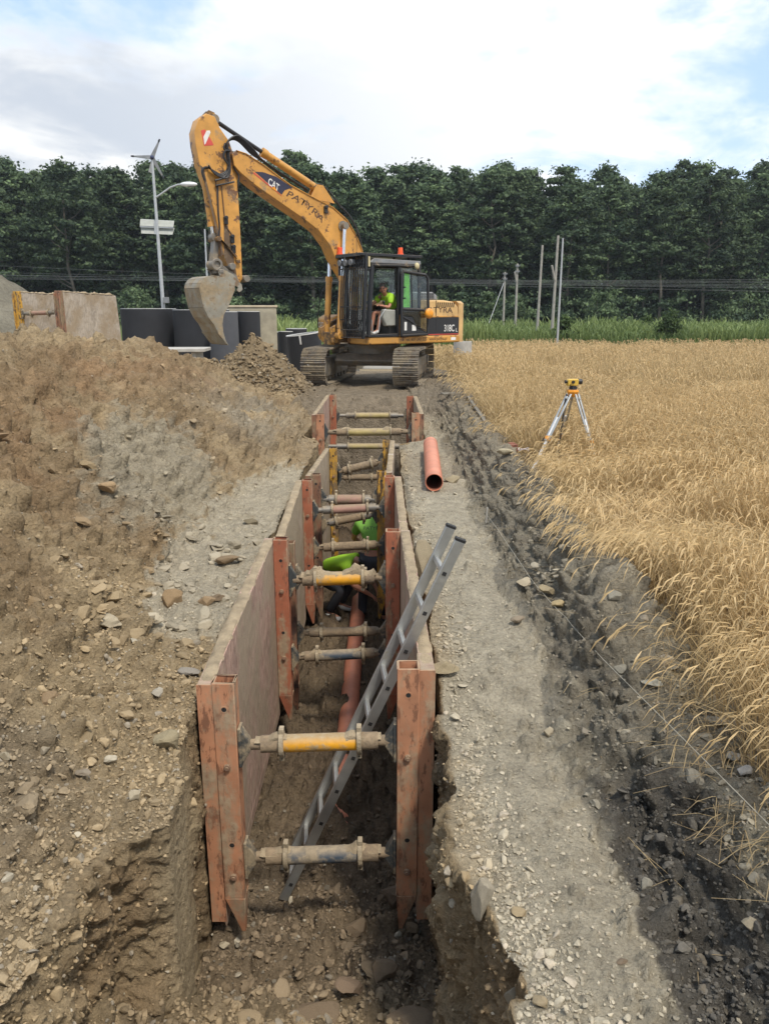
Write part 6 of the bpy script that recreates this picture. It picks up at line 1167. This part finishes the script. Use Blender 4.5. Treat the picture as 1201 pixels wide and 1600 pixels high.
for (y0, y1, dens_, wd, segs, hh) in ((1.6, 4.5, 900, .0017, 5, .88), (4.5, 7, 650, .0019, 5, .88), (7, 11, 380, .0025, 4, .86), (11, 17, 180, .0036, 3, .84), (17, 27, 65, .006, 3, .84), (27, 40, 22, .010, 2, .84), (40, 53.5, 11, .015, 2, .84)):
    xm = .60 * (y0 + y1) / 2 + 2.2; n = int((y1 - y0) * (xm - 1.86) * dens_); x, y = wedge(n, y0, y1, 1.8); k = x > fedge(y) ; x = x[k]; y = y[k]; n = len(x)
    P0 = np.stack([x, y, zground(x, y)], 1); g2 = fbm(P0 * np.array([1, 1, 0]), .45, 3, s=3); g3 = fbm(P0 * np.array([1, 1, 0]), 1.6, 3, s=7); edge_ = np.exp(-(x - fedge(y)) / .28)
    lodge = sm(fbm(P0 * np.array([1, 1, 0]), .6, 2, s=19), .12, .5); lodge = np.maximum(lodge * .8, edge_ * sm(rng.random(n), .55, .95))
    a = 3.0 + 2.2 * g2 + rng.normal(size=n) * .8; am = (.10 + .16 * rng.random(n) + .40 * lodge); lean = np.stack([np.cos(a) * am, np.sin(a) * am * .8], 1); lean[:, 0] -= edge_ * (.04 + .24 * rng.random(n) ** 2); lean[:, 1] -= edge_ * .18 * rng.random(n)
    H = hh * (.80 + .22 * rng.random(n) + .08 * g3) * (1 - .30 * lodge) * (1 - .48 * np.exp(-((x - 2.4) / .75) ** 2 - ((y - 8.9) / 1.0) ** 2)); tint = np.clip(.45 + .25 * g2 + .2 * g3 + .22 * rng.normal(size=n), 0, 1); W = wd * (.8 + .5 * rng.random(n))
    addr(ribbons(P0, H, W, lean, .12 + .22 * lodge, segs, True, tint, 2.7 if y0 < 11 else 1.9, .12))
    k = rng.random(n) < (.75 if y0 < 17 else .4); m_ = k.sum(); a = rng.random(m_) * 6.28; am = .10 + .22 * rng.random(m_); Pl = P0[k].copy(); Pl[:, 2] += H[k] * (.25 + .4 * rng.random(m_)); addr(ribbons(Pl, H[k] * .30, W[k] * 1.5, np.stack([np.cos(a) * am, np.sin(a) * am], 1), 1.1, 3, False, np.clip(tint[k] + .1, 0, 1)))
tag(np_mesh('wheat', np.concatenate(VV), np.concatenate(FF), M['wheat'], {'tint': np.concatenate(TT)}), 'ripe golden wheat field filling the right side up to the green strip', 'wheat', kind='stuff')
# flattened straw on the berm
VV = []; FF = []; TT = []; off = 0
n = 2400; y = 2.6 + 8.8 * rng.random(n); x = fedge(y) + .12 - .38 * rng.random(n) ** 1.8; P0 = np.stack([x, y, h0(x, y) + .045 + .05 * rng.random(n)], 1); a = rng.normal(size=n) * .7 + 3.9; ln_ = .06 + .20 * rng.random(n); addr(ribbons(P0, .10 * rng.random(n) + .01, .0013 + .0009 * rng.random(n), np.stack([np.cos(a) * ln_, np.sin(a) * ln_], 1), 1.0, 3, False, rng.random(n), dirs=a + 1.57))
n = 160; y = 2.2 + 8 * rng.random(n); x = 1.1 + .7 * rng.random(n); P0 = np.stack([x, y, h0(x, y) + .05], 1); a = rng.random(n) * 6.28; ln_ = .1 + .3 * rng.random(n); addr(ribbons(P0, .03 * rng.random(n), np.full(n, .0016), np.stack([np.cos(a) * ln_, np.sin(a) * ln_], 1), .8, 3, False, rng.random(n), dirs=a + 1.57))
tag(np_mesh('straw', np.concatenate(VV), np.concatenate(FF), M['straw'], {'tint': np.concatenate(TT)}), 'flattened dry straw along the edge of the wheat', 'straw', kind='stuff')
# green weeds beyond the field and behind the digger
VV = []; FF = []; TT = []; off = 0
for (n, y0, y1, x0, x1, hh, wd) in ((17000, 54, 62, 2, 40, 2.1, .022), (10000, 62, 80, -2, 50, 2.5, .03), (12000, 40, 60, -12, 4, 2.5, .024), (6500, 60, 90, -45, 50, 2.3, .04)):
    y = y0 + (y1 - y0) * rng.random(n); x = x0 + (x1 - x0) * rng.random(n); P0 = np.stack([x, y, zfar(x, y) - .03], 1); g2 = fbm(P0, .35, 3, s=4); g3 = fbm(P0, .12, 2, s=14); a = rng.random(n) * 6.28; am = .1 + .4 * rng.random(n); H = hh * (.55 + .5 * rng.random(n) + .5 * g2); H = np.maximum(H, .3)
    addr(ribbons(P0, H, wd * (.6 + .9 * rng.random(n)), np.stack([np.cos(a) * am, np.sin(a) * am], 1), .3, 3, False, np.clip(.42 + .5 * g2 + .5 * g3 + .2 * rng.normal(size=n), 0, 1)))
tag(np_mesh('weeds', np.concatenate(VV), np.concatenate(FF), M['weed'], {'tint': np.concatenate(TT)}), 'tall green weeds growing in a strip between the wheat and the wood', 'weeds', kind='stuff')

# ================================================================== AIR
hzm = bpy.data.materials.new('air'); hzm.use_nodes = True; t_ = hzm.node_tree; t_.nodes.clear(); o_ = t_.nodes.new('ShaderNodeOutputMaterial'); v_ = t_.nodes.new('ShaderNodeVolumePrincipled')
v_.inputs['Color'].default_value = (.82, .90, .96, 1); v_.inputs['Density'].default_value = .0003; v_.inputs['Anisotropy'].default_value = .2; t_.links.new(v_.outputs[0], o_.inputs['Volume'])
hz_o = MB().box((0, 680, 13.5), (1780, 1740, 35)).build('haze', hzm, smooth=0); tag(hz_o, 'thin pale air between the camera and the wood', 'haze', kind='stuff')
